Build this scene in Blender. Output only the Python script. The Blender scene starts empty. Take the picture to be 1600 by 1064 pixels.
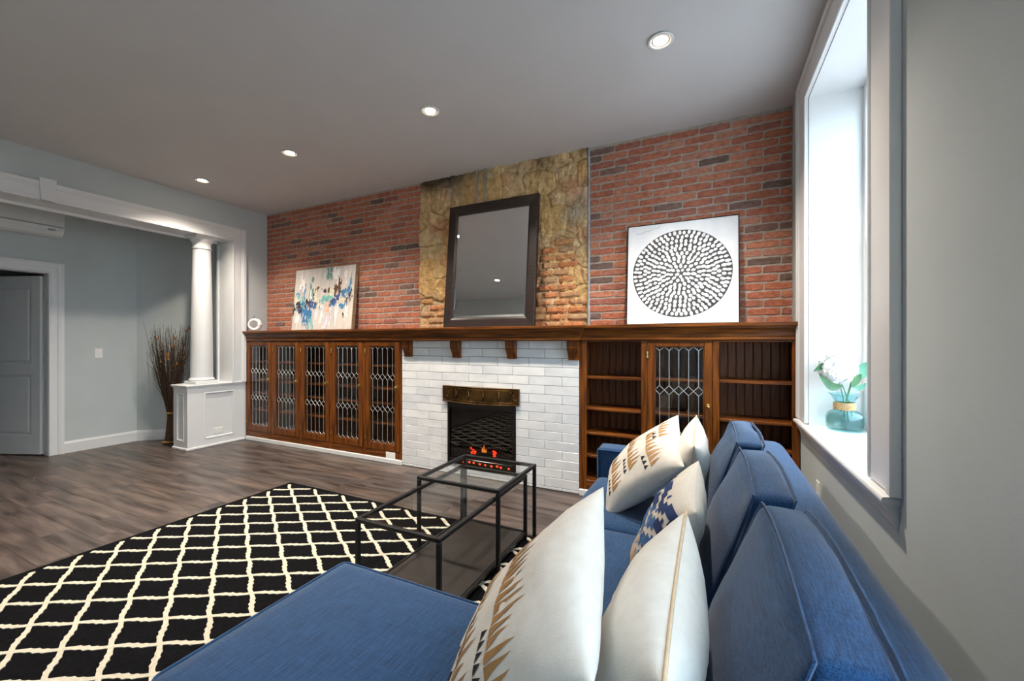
import bpy, math, random
from mathutils import Vector, Matrix, noise

random.seed(7)
SC = bpy.context.scene
COL = SC.collection
PI = math.pi

# ------------------------------------------------------------------ camera
YAW = math.atan(305 / 637.0)
cam_d = bpy.data.cameras.new('camera')
cam = bpy.data.objects.new('camera', cam_d)
COL.objects.link(cam)
cam_d.sensor_fit = 'HORIZONTAL'
cam_d.sensor_width = 36.0
cam_d.lens = 36.0 * 637.0 / 1600.0
cam_d.shift_y = 1.5 / 1600.0
cam_d.clip_start = 0.03
cam.location = (0, 0, 1.35)
cam.rotation_euler = (PI / 2, 0, YAW)
SC.camera = cam

# ------------------------------------------------------------------ exposure, sky
SC.view_settings.view_transform = 'Standard'
SC.view_settings.look = 'None'
SC.view_settings.gamma = 1.0
SC.view_settings.use_curve_mapping = False
SC.view_settings.exposure = 1.3
SKY = 4.2
LAMP_W = 112.0
world = bpy.data.worlds.new('overcast_sky')
SC.world = world
world.use_nodes = True
_n = world.node_tree.nodes
_l = world.node_tree.links
_n.clear()
_tc = _n.new('ShaderNodeTexCoord')
_sx = _n.new('ShaderNodeSeparateXYZ')
_rp = _n.new('ShaderNodeValToRGB')
_mr = _n.new('ShaderNodeMapRange')
_mr.inputs[1].default_value = -1
_bg = _n.new('ShaderNodeBackground')
_wo = _n.new('ShaderNodeOutputWorld')
_rp.color_ramp.elements[0].position = 0.47
_rp.color_ramp.elements[0].color = (0.30, 0.34, 0.38, 1)
_rp.color_ramp.elements[1].position = 0.53
_rp.color_ramp.elements[1].color = (0.62, 0.81, 1.0, 1)
_l.new(_tc.outputs['Generated'], _sx.inputs[0])
_l.new(_sx.outputs[2], _mr.inputs[0])
_l.new(_mr.outputs[0], _rp.inputs[0])
_l.new(_rp.outputs[0], _bg.inputs[0])
_bg.inputs[1].default_value = SKY
_l.new(_bg.outputs[0], _wo.inputs[0])

# ------------------------------------------------------------------ key planes (metres, camera stands at x=0 y=0)
XL, XR = -5.765, 0.60          # opening wall, window wall
YF, YB = 3.80, -0.65           # brick wall face, wall behind the camera
ZC = 3.185                     # ceiling
YC = 3.497                     # front of built-ins and tile
ZM = 1.490                     # mantel top


# ------------------------------------------------------------------ materials
def srgb(r, g, b):
    f = lambda c: (c / 255 / 12.92) if c / 255 <= 0.04045 else ((c / 255 + 0.055) / 1.055) ** 2.4
    return (f(r), f(g), f(b), 1)


def new_mat(name):
    m = bpy.data.materials.new(name)
    m.use_nodes = True
    nt = m.node_tree
    return m, nt, nt.nodes['Principled BSDF']


def pmat(name, c1, c2=None, scale=(8, 8, 8), rough=0.5, metal=0.0, bump=0.0, bscale=None, detail=4,
         lo=0.35, hi=0.65, spec=0.5, rnd=False, emit=None, es=0, sheen=0.0, coat=0.0):
    """principled material; base colour is a noise blend of c1 and c2 in object space"""
    m, nt, p = new_mat(name)
    N, L = nt.nodes, nt.links
    p.inputs['Roughness'].default_value = rough
    p.inputs['Metallic'].default_value = metal
    p.inputs['Specular IOR Level'].default_value = spec
    p.inputs['Base Color'].default_value = c1
    if sheen:
        p.inputs['Sheen Weight'].default_value = sheen
        p.inputs['Sheen Roughness'].default_value = 0.6
    if coat:
        p.inputs['Coat Weight'].default_value = coat
        p.inputs['Coat Roughness'].default_value = 0.12
    if emit:
        p.inputs['Emission Color'].default_value = emit
        p.inputs['Emission Strength'].default_value = es
    tc = N.new('ShaderNodeTexCoord')
    vec = tc.outputs['Object']
    if rnd:
        oi = N.new('ShaderNodeObjectInfo')
        ml = N.new('ShaderNodeVectorMath'); ml.operation = 'SCALE'
        cb = N.new('ShaderNodeCombineXYZ')
        L.new(oi.outputs['Random'], cb.inputs[0]); L.new(oi.outputs['Random'], cb.inputs[1])
        L.new(oi.outputs['Random'], cb.inputs[2])
        L.new(cb.outputs[0], ml.inputs[0]); ml.inputs['Scale'].default_value = 37.0
        ad = N.new('ShaderNodeVectorMath'); ad.operation = 'ADD'
        L.new(vec, ad.inputs[0]); L.new(ml.outputs[0], ad.inputs[1]); vec = ad.outputs[0]
    mp = N.new('ShaderNodeMapping'); mp.inputs['Scale'].default_value = scale
    L.new(vec, mp.inputs[0])
    if c2 is not None:
        nz = N.new('ShaderNodeTexNoise'); nz.inputs['Scale'].default_value = 1.0
        nz.inputs['Detail'].default_value = detail
        L.new(mp.outputs[0], nz.inputs['Vector'])
        rp = N.new('ShaderNodeValToRGB')
        rp.color_ramp.elements[0].position = lo; rp.color_ramp.elements[0].color = c1
        rp.color_ramp.elements[1].position = hi; rp.color_ramp.elements[1].color = c2
        L.new(nz.outputs[0], rp.inputs[0]); L.new(rp.outputs[0], p.inputs['Base Color'])
        m['ramp'] = 1
    if bump:
        nb = N.new('ShaderNodeTexNoise'); nb.inputs['Scale'].default_value = 1.0
        nb.inputs['Detail'].default_value = 6
        mb = N.new('ShaderNodeMapping'); mb.inputs['Scale'].default_value = bscale or scale
        L.new(vec, mb.inputs[0]); L.new(mb.outputs[0], nb.inputs['Vector'])
        bp = N.new('ShaderNodeBump'); bp.inputs['Strength'].default_value = bump
        bp.inputs['Distance'].default_value = 0.01
        L.new(nb.outputs[0], bp.inputs['Height']); L.new(bp.outputs[0], p.inputs['Normal'])
    return m


def ramp_random_mat(name, stops, grain, gscale, rough, bump=0.2, bscale=None, gmix=0.5, spec=0.5):
    """colour picked per object from a ramp (bricks, planks), modulated by grain noise"""
    m, nt, p = new_mat(name)
    N, L = nt.nodes, nt.links
    p.inputs['Roughness'].default_value = rough
    p.inputs['Specular IOR Level'].default_value = spec
    oi = N.new('ShaderNodeObjectInfo')
    rp = N.new('ShaderNodeValToRGB'); rp.color_ramp.interpolation = 'CONSTANT'
    e = rp.color_ramp.elements
    e[0].position, e[0].color = stops[0]
    e[1].position, e[1].color = stops[1]
    for pos, c in stops[2:]:
        q = e.new(pos); q.color = c
    L.new(oi.outputs['Random'], rp.inputs[0])
    tc = N.new('ShaderNodeTexCoord')
    cb = N.new('ShaderNodeCombineXYZ')
    for i in range(3):
        L.new(oi.outputs['Random'], cb.inputs[i])
    sc = N.new('ShaderNodeVectorMath'); sc.operation = 'SCALE'; sc.inputs['Scale'].default_value = 51.0
    L.new(cb.outputs[0], sc.inputs[0])
    ad = N.new('ShaderNodeVectorMath'); ad.operation = 'ADD'
    L.new(tc.outputs['Object'], ad.inputs[0]); L.new(sc.outputs[0], ad.inputs[1])
    mp = N.new('ShaderNodeMapping'); mp.inputs['Scale'].default_value = gscale
    L.new(ad.outputs[0], mp.inputs[0])
    nz = N.new('ShaderNodeTexNoise'); nz.inputs['Scale'].default_value = 1; nz.inputs['Detail'].default_value = 5
    L.new(mp.outputs[0], nz.inputs['Vector'])
    r2 = N.new('ShaderNodeValToRGB')
    r2.color_ramp.elements[0].position = 0.3; r2.color_ramp.elements[0].color = grain[0]
    r2.color_ramp.elements[1].position = 0.7; r2.color_ramp.elements[1].color = grain[1]
    L.new(nz.outputs[0], r2.inputs[0])
    mx = N.new('ShaderNodeMix'); mx.data_type = 'RGBA'; mx.blend_type = 'MULTIPLY'
    mx.inputs['Factor'].default_value = gmix
    L.new(rp.outputs[0], mx.inputs['A']); L.new(r2.outputs[0], mx.inputs['B'])
    L.new(mx.outputs['Result'], p.inputs['Base Color'])
    if bump:
        mb = N.new('ShaderNodeMapping'); mb.inputs['Scale'].default_value = bscale or gscale
        L.new(ad.outputs[0], mb.inputs[0])
        nb = N.new('ShaderNodeTexNoise'); nb.inputs['Scale'].default_value = 1; nb.inputs['Detail'].default_value = 6
        L.new(mb.outputs[0], nb.inputs['Vector'])
        bp = N.new('ShaderNodeBump'); bp.inputs['Strength'].default_value = bump
        bp.inputs['Distance'].default_value = 0.01
        L.new(nb.outputs[0], bp.inputs['Height']); L.new(bp.outputs[0], p.inputs['Normal'])
    return m


def glass_mat(name, tint=(1, 1, 1, 1), edge=0.75, rough=0.0, fres=1.45):
    """thin sheet glass: transparent with fresnel reflection"""
    m = bpy.data.materials.new(name); m.use_nodes = True
    N, L = m.node_tree.nodes, m.node_tree.links
    N.clear()
    o = N.new('ShaderNodeOutputMaterial'); mx = N.new('ShaderNodeMixShader')
    t = N.new('ShaderNodeBsdfTransparent'); t.inputs[0].default_value = tint
    g = N.new('ShaderNodeBsdfGlossy'); g.inputs['Roughness'].default_value = rough
    lw = N.new('ShaderNodeLayerWeight'); lw.inputs['Blend'].default_value = 0.5
    pw = N.new('ShaderNodeMath'); pw.operation = 'POWER'; pw.inputs[1].default_value = 4.0
    ma = N.new('ShaderNodeMath'); ma.operation = 'MULTIPLY_ADD'
    f0 = ((fres - 1) / (fres + 1)) ** 2
    ma.inputs[1].default_value = edge; ma.inputs[2].default_value = f0
    L.new(lw.outputs['Facing'], pw.inputs[0]); L.new(pw.outputs[0], ma.inputs[0])
    L.new(ma.outputs[0], mx.inputs[0]); L.new(t.outputs[0], mx.inputs[1]); L.new(g.outputs[0], mx.inputs[2])
    L.new(mx.outputs[0], o.inputs[0])
    return m


def emit_mat(name, col, st):
    m, nt, p = new_mat(name)
    p.inputs['Base Color'].default_value = col
    p.inputs['Emission Color'].default_value = col
    p.inputs['Emission Strength'].default_value = st
    return m


M = {}
M['wall'] = pmat('blue_grey_paint', srgb(197, 204, 204), srgb(193, 200, 200), (3, 3, 3), 0.75, bump=0.05, bscale=(180, 180, 180), spec=0.3)
M['ceil'] = pmat('ceiling_paint', srgb(206, 205, 206), srgb(203, 202, 203), (2, 2, 2), 0.9, bump=0.06, bscale=(150, 150, 150), spec=0.2)
M['trim'] = pmat('white_trim_paint', srgb(228, 229, 229), srgb(224, 225, 226), (4, 4, 4), 0.35, bump=0.02, bscale=(60, 60, 60))
M['mortar'] = pmat('grey_mortar', srgb(188, 178, 166), srgb(168, 156, 144), (25, 25, 25), 0.95, bump=0.6, bscale=(120, 120, 120), spec=0.1)
M['brick'] = ramp_random_mat('red_veneer_brick',
    [(0.0, srgb(206, 134, 108)), (0.14, srgb(196, 124, 100)), (0.30, srgb(214, 144, 116)), (0.44, srgb(190, 128, 108)),
     (0.58, srgb(202, 128, 102)), (0.70, srgb(182, 120, 104)), (0.80, srgb(210, 150, 128)), (0.90, srgb(148, 118, 108)),
     (0.955, srgb(132, 110, 102))],
    (srgb(176, 166, 160), srgb(255, 252, 250)), (26, 26, 40), 0.9, bump=0.7, bscale=(70, 70, 70), gmix=0.75, spec=0.15)
M['oldbrick'] = ramp_random_mat('old_orange_brick',
    [(0.0, srgb(222, 164, 124)), (0.2, srgb(214, 172, 138)), (0.45, srgb(226, 180, 136)), (0.65, srgb(208, 176, 146)), (0.85, srgb(220, 154, 114))],
    (srgb(190, 172, 150), srgb(255, 246, 230)), (30, 30, 45), 0.95, bump=1.0, bscale=(80, 80, 80), gmix=0.9, spec=0.1)
M['floor'] = ramp_random_mat('grey_brown_plank',
    [(0.0, srgb(107, 95, 90)), (0.18, srgb(100, 90, 86)), (0.36, srgb(112, 100, 93)), (0.54, srgb(102, 93, 89)),
     (0.72, srgb(108, 95, 87)), (0.88, srgb(96, 88, 85))],
    (srgb(96, 88, 86), srgb(255, 250, 246)), (2.2, 16, 10), 0.36, bump=0.12, bscale=(8, 140, 20), gmix=0.9, spec=0.45)
M['subfloor'] = pmat('plank_underlay', srgb(102, 92, 87), srgb(94, 85, 81), (6, 6, 6), 0.7)
WD1, WD2 = srgb(130, 72, 20), srgb(70, 34, 8)
M['wood_v'] = pmat('stained_oak_upright', WD1, WD2, (45, 45, 3), 0.36, bump=0.08, bscale=(160, 160, 8), coat=0.05, spec=0.3)
M['wood_h'] = pmat('stained_oak_lengthwise', WD1, WD2, (3, 45, 45), 0.36, bump=0.08, bscale=(8, 160, 160), coat=0.05, spec=0.3)
M['wood_in'] = pmat('stained_oak_boards', WD1, WD2, (40, 40, 3), 0.5, bump=0.08, bscale=(140, 140, 8))
M['espresso'] = pmat('espresso_frame', srgb(52, 40, 36), srgb(38, 29, 27), (6, 60, 60), 0.35, bump=0.05)
M['mirror'] = pmat('mirror_silver', (0.86, 0.87, 0.87, 1), rough=0.004, metal=1.0)
M['tile'] = ramp_random_mat('white_marble_tile',
    [(0.0, srgb(238, 238, 238)), (0.3, srgb(232, 233, 234)), (0.6, srgb(242, 242, 241)), (0.85, srgb(228, 229, 231))],
    (srgb(214, 216, 220), srgb(255, 255, 255)), (5, 5, 9), 0.22, bump=0.0, gmix=0.55)
M['grout'] = pmat('dark_grout', srgb(74, 73, 72), srgb(62, 61, 60), (30, 30, 30), 0.9)
M['blackmetal'] = pmat('black_metal', srgb(26, 26, 28), srgb(32, 32, 34), (20, 20, 20), 0.38, metal=0.3)
M['blackbrown'] = pmat('black_brown_shelf', srgb(36, 30, 27), srgb(44, 37, 33), (4, 50, 50), 0.4)
M['blackgloss'] = pmat('black_gloss', srgb(14, 14, 15), rough=0.15)
M['firebox'] = pmat('firebox_soot', srgb(16, 15, 14), srgb(24, 22, 20), (9, 9, 9), 0.9)
M['wire'] = pmat('screen_wire', srgb(92, 88, 84), rough=0.4, metal=0.8)
M['brass'] = pmat('aged_brass', srgb(112, 82, 44), srgb(70, 50, 28), (10, 10, 10), 0.26, metal=0.9, bump=0.25, bscale=(40, 40, 40))
M['knob'] = pmat('brass_knob', srgb(196, 166, 92), srgb(150, 118, 60), (40, 40, 40), 0.25, metal=0.9)
M['came'] = pmat('lead_came', srgb(206, 206, 202), srgb(184, 184, 180), (60, 60, 60), 0.35, metal=0.7)
M['pane'] = glass_mat('leaded_pane', (0.86, 0.90, 0.90, 1), fres=1.55)
M['glass'] = glass_mat('window_glass', (0.97, 0.985, 0.98, 1), fres=1.3)
M['tableglass'] = glass_mat('table_glass', (0.975, 0.99, 0.985, 1), 0.25, fres=1.28)
M['fireglass'] = glass_mat('fire_glass', (0.75, 0.75, 0.75, 1), fres=1.5)
M['log'] = pmat('charred_log', srgb(40, 22, 16), srgb(18, 12, 10), (20, 20, 20), 0.9)
M['ember'] = emit_mat('glowing_ember', (1.0, 0.05, 0.012, 1), 0.85)
M['flame'] = emit_mat('flame_amber', (1.0, 0.25, 0.03, 1), 0.5)
M['blue'] = None
M['pillow'] = pmat('cream_cotton', srgb(222, 217, 208), srgb(215, 209, 199), (30, 30, 30), 0.9, bump=0.12, bscale=(300, 300, 300), spec=0.15, sheen=0.2)
M['linen'] = pmat('natural_linen', srgb(206, 200, 190), srgb(194, 187, 176), (200, 200, 200), 0.9, bump=0.2, bscale=(380, 380, 380), spec=0.1)
M['gold'] = pmat('gold_print', srgb(186, 142, 88), srgb(168, 124, 72), (20, 20, 20), 0.5, metal=0.25)
M['black'] = pmat('black_print', srgb(28, 28, 32), rough=0.8)
M['piping'] = pmat('beige_piping', srgb(214, 190, 158), srgb(204, 178, 146), (60, 60, 60), 0.9)
M['navy'] = pmat('navy_yarn', srgb(28, 54, 104), srgb(22, 44, 88), (120, 120, 120), 0.95, bump=0.3, bscale=(300, 300, 300))
M['midblue'] = pmat('mid_blue_yarn', srgb(62, 104, 156), srgb(52, 92, 142), (120, 120, 120), 0.95, bump=0.3, bscale=(300, 300, 300))
M['taupe'] = pmat('taupe_yarn', srgb(172, 158, 146), srgb(160, 146, 134), (120, 120, 120), 0.95)
M['peach'] = pmat('peach_yarn', srgb(206, 176, 142), srgb(196, 164, 130), (120, 120, 120), 0.95)
M['sage'] = pmat('sage_yarn', srgb(122, 158, 146), srgb(110, 146, 134), (120, 120, 120), 0.95)
M['rugblack'] = pmat('black_pile', srgb(16, 16, 18), srgb(24, 24, 26), (60, 60, 60), 1.0, bump=0.6, bscale=(350, 350, 350), spec=0.05)
M['rugcream'] = pmat('cream_pile', srgb(226, 218, 198), srgb(212, 202, 180), (60, 60, 60), 1.0, bump=0.6, bscale=(350, 350, 350), spec=0.05)
M['plastic'] = pmat('white_plastic', srgb(238, 238, 234), rough=0.35)
M['ac'] = pmat('ac_plastic', srgb(222, 224, 222), rough=0.4)
M['acgrey'] = pmat('ac_grey', srgb(150, 152, 152), rough=0.5)
M['nickel'] = pmat('brushed_nickel', srgb(160, 156, 148), srgb(140, 136, 128), (30, 30, 30), 0.35, metal=0.9)
M['conduit'] = pmat('galvanised_steel', srgb(190, 190, 188), srgb(160, 160, 160), (20, 20, 20), 0.4, metal=0.85)
M['ceramic'] = pmat('white_ceramic', srgb(240, 240, 238), rough=0.25)
M['twig'] = pmat('dry_twig', srgb(74, 54, 38), srgb(52, 38, 28), (40, 40, 8), 0.9)
M['straw'] = pmat('straw_band', srgb(176, 138, 76), srgb(150, 112, 58), (60, 60, 60), 0.8)
M['dryleaf'] = pmat('dry_leaf', srgb(190, 132, 62), srgb(150, 96, 44), (40, 40, 40), 0.7)
M['leaf'] = pmat('green_leaf', srgb(58, 104, 54), srgb(40, 84, 46), (30, 30, 30), 0.45)
M['leafgrey'] = pmat('sage_leaf', srgb(86, 142, 112), srgb(66, 120, 96), (30, 30, 30), 0.5)
M['stem'] = pmat('green_stem', srgb(70, 116, 60), rough=0.5)
M['petal'] = pmat('white_petal', srgb(246, 246, 244), srgb(240, 240, 240), (20, 20, 20), 0.7)
M['twine'] = pmat('jute_twine', srgb(206, 172, 124), srgb(176, 142, 96), (160, 160, 60), 0.9, bump=0.5, bscale=(300, 300, 300))
M['canvas_cream'] = pmat('painted_canvas_cream', srgb(224, 214, 204), srgb(200, 194, 194), (14, 8, 3), 0.7, bump=0.3, bscale=(120, 120, 60))
M['canvas_white'] = pmat('painted_canvas_white', srgb(238, 239, 241), srgb(226, 228, 232), (5, 5, 5), 0.7, bump=0.2, bscale=(200, 200, 200))
M['ink'] = pmat('charcoal_ink', srgb(58, 58, 58), srgb(76, 76, 76), (9, 9, 9), 0.7)
M['dab'] = pmat('white_dab', srgb(243, 243, 243), srgb(196, 196, 198), (7, 7, 7), 0.6, lo=0.42, hi=0.72)
M['giltwood'] = pmat('champagne_frame', srgb(178, 158, 124), srgb(150, 130, 98), (30, 30, 30), 0.4, metal=0.3)
M['teal_glass'] = None


def fabric_blue():
    m, nt, p = new_mat('blue_linen_weave')
    N, L = nt.nodes, nt.links
    p.inputs['Roughness'].default_value = 0.85
    p.inputs['Specular IOR Level'].default_value = 0.15
    p.inputs['Sheen Weight'].default_value = 0.25
    tc = N.new('ShaderNodeTexCoord')
    outs = []
    for s in ((14, 420, 420), (420, 14, 420), (420, 420, 14)):
        mp = N.new('ShaderNodeMapping'); mp.inputs['Scale'].default_value = s
        L.new(tc.outputs['Object'], mp.inputs[0])
        nz = N.new('ShaderNodeTexNoise'); nz.inputs['Scale'].default_value = 1; nz.inputs['Detail'].default_value = 2
        L.new(mp.outputs[0], nz.inputs['Vector']); outs.append(nz.outputs[0])
    a = N.new('ShaderNodeMath'); a.operation = 'ADD'; L.new(outs[0], a.inputs[0]); L.new(outs[2], a.inputs[1])
    b = N.new('ShaderNodeMath'); b.operation = 'MULTIPLY_ADD'; b.inputs[1].default_value = 2.0
    L.new(outs[1], b.inputs[0]); L.new(a.outputs[0], b.inputs[2])
    c = N.new('ShaderNodeMath'); c.operation = 'DIVIDE'; c.inputs[1].default_value = 4.0; L.new(b.outputs[0], c.inputs[0])
    rp = N.new('ShaderNodeValToRGB')
    rp.color_ramp.elements[0].position = 0.38; rp.color_ramp.elements[0].color = srgb(14, 43, 76)
    rp.color_ramp.elements[1].position = 0.62; rp.color_ramp.elements[1].color = srgb(38, 78, 120)
    L.new(c.outputs[0], rp.inputs[0]); L.new(rp.outputs[0], p.inputs['Base Color'])
    bp = N.new('ShaderNodeBump'); bp.inputs['Strength'].default_value = 0.15; bp.inputs['Distance'].default_value = 0.004
    L.new(c.outputs[0], bp.inputs['Height']); L.new(bp.outputs[0], p.inputs['Normal'])
    return m


M['blue'] = fabric_blue()
M['seam'] = M['blue']


M['teal_glass'] = glass_mat('aqua_glass', (0.80, 0.955, 0.965, 1), 0.7, 0.02, 1.45)


def stone_mat():
    m, nt, p = new_mat('rubble_stone_and_old_plaster')
    N, L = nt.nodes, nt.links
    p.inputs['Roughness'].default_value = 0.95
    p.inputs['Specular IOR Level'].default_value = 0.1
    at = N.new('ShaderNodeVertexColor'); at.layer_name = 'tone'
    tc = N.new('ShaderNodeTexCoord')
    n1 = N.new('ShaderNodeTexNoise'); n1.inputs['Scale'].default_value = 15; n1.inputs['Detail'].default_value = 8
    L.new(tc.outputs['Object'], n1.inputs['Vector'])
    r = N.new('ShaderNodeValToRGB')
    r.color_ramp.elements[0].position = 0.32; r.color_ramp.elements[0].color = srgb(186, 172, 152)
    r.color_ramp.elements[1].position = 0.62; r.color_ramp.elements[1].color = (1, 1, 1, 1)
    L.new(n1.outputs[0], r.inputs[0])
    mx = N.new('ShaderNodeMix'); mx.data_type = 'RGBA'; mx.blend_type = 'MULTIPLY'; mx.inputs['Factor'].default_value = 0.7
    L.new(at.outputs[0], mx.inputs['A']); L.new(r.outputs[0], mx.inputs['B'])
    L.new(mx.outputs['Result'], p.inputs['Base Color'])
    n2 = N.new('ShaderNodeTexNoise'); n2.inputs['Scale'].default_value = 70; n2.inputs['Detail'].default_value = 8
    L.new(tc.outputs['Object'], n2.inputs['Vector'])
    bp = N.new('ShaderNodeBump'); bp.inputs['Strength'].default_value = 0.8; bp.inputs['Distance'].default_value = 0.012
    L.new(n2.outputs[0], bp.inputs['Height']); L.new(bp.outputs[0], p.inputs['Normal'])
    return m


M['stone'] = stone_mat()


# ------------------------------------------------------------------ mesh helpers
class MB:
    """collects geometry in world coordinates; build() links it as one mesh object"""
    def __init__(s):
        s.v, s.f, s.sm, s.col = [], [], [], None

    def add(s, vs, fs, smooth=False):
        o = len(s.v)
        s.v += [tuple(p) for p in vs]
        s.f += [tuple(i + o for i in f) for f in fs]
        s.sm += [smooth] * len(fs)
        return s

    def box(s, x0, y0, z0, x1, y1, z1, c=0.0):
        x0, x1 = min(x0, x1), max(x0, x1); y0, y1 = min(y0, y1), max(y0, y1); z0, z1 = min(z0, z1), max(z0, z1)
        if c <= 0:
            vs = [(x, y, z) for z in (z0, z1) for y in (y0, y1) for x in (x0, x1)]
            fs = [(0, 2, 3, 1), (4, 5, 7, 6), (0, 1, 5, 4), (2, 6, 7, 3), (0, 4, 6, 2), (1, 3, 7, 5)]
            return s.add(vs, fs)
        c = min(c, (x1 - x0) * 0.45, (y1 - y0) * 0.45, (z1 - z0) * 0.45)
        vs, idx = [], {}
        lim = ((x0, x1), (y0, y1), (z0, z1))
        for a in (0, 1):
            for b in (0, 1):
                for d in (0, 1):
                    sg = (a, b, d)
                    for ax in range(3):
                        p = []
                        for k in range(3):
                            e = lim[k][sg[k]]
                            p.append(e if k == ax else e + (c if sg[k] == 0 else -c))
                        idx[(a, b, d, ax)] = len(vs); vs.append(tuple(p))
        fs = []
        ctr = Vector(((x0 + x1) / 2, (y0 + y1) / 2, (z0 + z1) / 2))

        def put(f):
            P = [Vector(vs[i]) for i in f]
            n = (P[1] - P[0]).cross(P[2] - P[0])
            m = sum(P, Vector()) / len(P) - ctr
            fs.append(tuple(f) if n.dot(m) > 0 else tuple(reversed(f)))
        for ax in range(3):
            o1, o2 = [k for k in range(3) if k != ax]
            for sd in (0, 1):
                q = []
                for (i, j) in ((0, 0), (1, 0), (1, 1), (0, 1)):
                    sg = [0, 0, 0]; sg[ax] = sd; sg[o1] = i; sg[o2] = j
                    q.append(idx[(*sg, ax)])
                put(q)
        for ax in range(3):
            o1, o2 = [k for k in range(3) if k != ax]
            for i in (0, 1):
                for j in (0, 1):
                    sa = [0, 0, 0]; sa[o1] = i; sa[o2] = j; sb = list(sa); sb[ax] = 1
                    put([idx[(*sa, o1)], idx[(*sb, o1)], idx[(*sb, o2)], idx[(*sa, o2)]])
        for a in (0, 1):
            for b in (0, 1):
                for d in (0, 1):
                    put([idx[(a, b, d, 0)], idx[(a, b, d, 1)], idx[(a, b, d, 2)]])
        return s.add(vs, fs)

    def prism(s, poly, fn, a, b, smooth=False):
        """poly: 2D outline, fn(p, q, t) -> 3D point, extruded for t from a to b"""
        n = len(poly)
        vs = [fn(p, q, a) for p, q in poly] + [fn(p, q, b) for p, q in poly]
        fs = [(i, (i + 1) % n, n + (i + 1) % n, n + i) for i in range(n)]
        s.add(vs, fs, smooth)
        s.add(vs, [tuple(reversed(range(n))), tuple(range(n, 2 * n))])
        return s

    def rings(s, rings, closed=True, cap=True, smooth=True):
        n = len(rings[0]); vs = [p for r in rings for p in r]; fs = []
        for k in range(len(rings) - 1):
            for i in range(n if closed else n - 1):
                j = (i + 1) % n
                fs.append((k * n + i, k * n + j, (k + 1) * n + j, (k + 1) * n + i))
        s.add(vs, fs, smooth)
        if cap and closed:
            m = (len(rings) - 1) * n
            s.add(rings[0], [tuple(reversed(range(n)))]); s.add(rings[-1], [tuple(range(n))])
        return s

    def tube(s, pts, r, seg=8, cap=True, smooth=True):
        pts = [Vector(p) for p in pts]
        rad = r if isinstance(r, (list, tuple)) else [r] * len(pts)
        rings = []
        up = None
        for i, p in enumerate(pts):
            t = (pts[min(i + 1, len(pts) - 1)] - pts[max(i - 1, 0)]).normalized()
            if up is None:
                up = Vector((0, 0, 1)) if abs(t.z) < 0.9 else Vector((1, 0, 0))
            a = t.cross(up).normalized(); b = t.cross(a).normalized(); up = -b if True else up
            up = a.cross(t).normalized()
            rings.append([tuple(p + rad[i] * (math.cos(2 * PI * k / seg) * a + math.sin(2 * PI * k / seg) * b)) for k in range(seg)])
        return s.rings(rings, True, cap, smooth)

    def lathe(s, prof, c, seg=24, cap=True, smooth=True):
        rings = [[(c[0] + r * math.cos(2 * PI * k / seg), c[1] + r * math.sin(2 * PI * k / seg), c[2] + z) for k in range(seg)] for r, z in prof]
        return s.rings(rings, True, cap, smooth)

    def ellipsoid(s, c, r, seg=12, rg=8, mat=None):
        vs = []
        for i in range(rg + 1):
            th = PI * i / rg
            for k in range(seg):
                ph = 2 * PI * k / seg
                p = Vector((r[0] * math.sin(th) * math.cos(ph), r[1] * math.sin(th) * math.sin(ph), r[2] * math.cos(th)))
                if mat is not None: p = mat @ p
                vs.append(tuple(p + Vector(c)))
        fs = [(i * seg + k, (i + 1) * seg + k, (i + 1) * seg + (k + 1) % seg, i * seg + (k + 1) % seg) for i in range(rg) for k in range(seg)]
        return s.add(vs, fs, True)

    def mesh(s, name, mat, org=(0, 0, 0)):
        me = bpy.data.meshes.new(name)
        me.from_pydata([(x - org[0], y - org[1], z - org[2]) for x, y, z in s.v], [], s.f)
        me.polygons.foreach_set('use_smooth', s.sm)
        if mat is not None: me.materials.append(M[mat] if isinstance(mat, str) else mat)
        me.update()
        return me

    def build(s, name, mat, parent=None, local=False, org=None):
        """world-space geometry; with a parent the vertices become relative to it (local=True: they already are)"""
        if parent is not None:
            o = (0, 0, 0) if local else WORLD[parent.name]
            ob = bpy.data.objects.new(name, s.mesh(name, mat, o)); COL.objects.link(ob); ob.parent = parent
            WORLD[ob.name] = o
        else:
            o = org if org is not None else base_of(s.v)
            ob = bpy.data.objects.new(name, s.mesh(name, mat, o)); COL.objects.link(ob); ob.location = o
            WORLD[ob.name] = o
        return ob


WORLD = {}


def base_of(vs):
    xs, ys, zs = zip(*vs)
    return ((min(xs) + max(xs)) / 2, (min(ys) + max(ys)) / 2, min(zs))


def tag(o, label, cat, group=None):
    o['label'] = label; o['category'] = cat
    if group: o['group'] = group
    return o


def thing(name, label, cat, loc=(0, 0, 0), group=None, rot=(0, 0, 0)):
    o = bpy.data.objects.new(name, None); COL.objects.link(o)
    o.empty_display_size = 0.1
    o.location = loc; o.rotation_euler = rot
    WORLD[o.name] = tuple(loc)
    return tag(o, label, cat, group)


def struct(o, label, cat):
    o['kind'] = 'structure'
    return tag(o, label, cat)


def sobj(name, mb, mat, label, cat):
    return struct(mb.build(name, mat), label, cat)


def inst(name, me, parent, loc, rot=(0, 0, 0), scale=(1, 1, 1)):
    """another object on shared mesh data; loc in world space, parent unrotated"""
    o = bpy.data.objects.new(name, me); COL.objects.link(o); o.parent = parent
    w = WORLD[parent.name]
    o.location = (loc[0] - w[0], loc[1] - w[1], loc[2] - w[2]); o.rotation_euler = rot; o.scale = scale
    WORLD[o.name] = tuple(loc)
    return o


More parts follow.
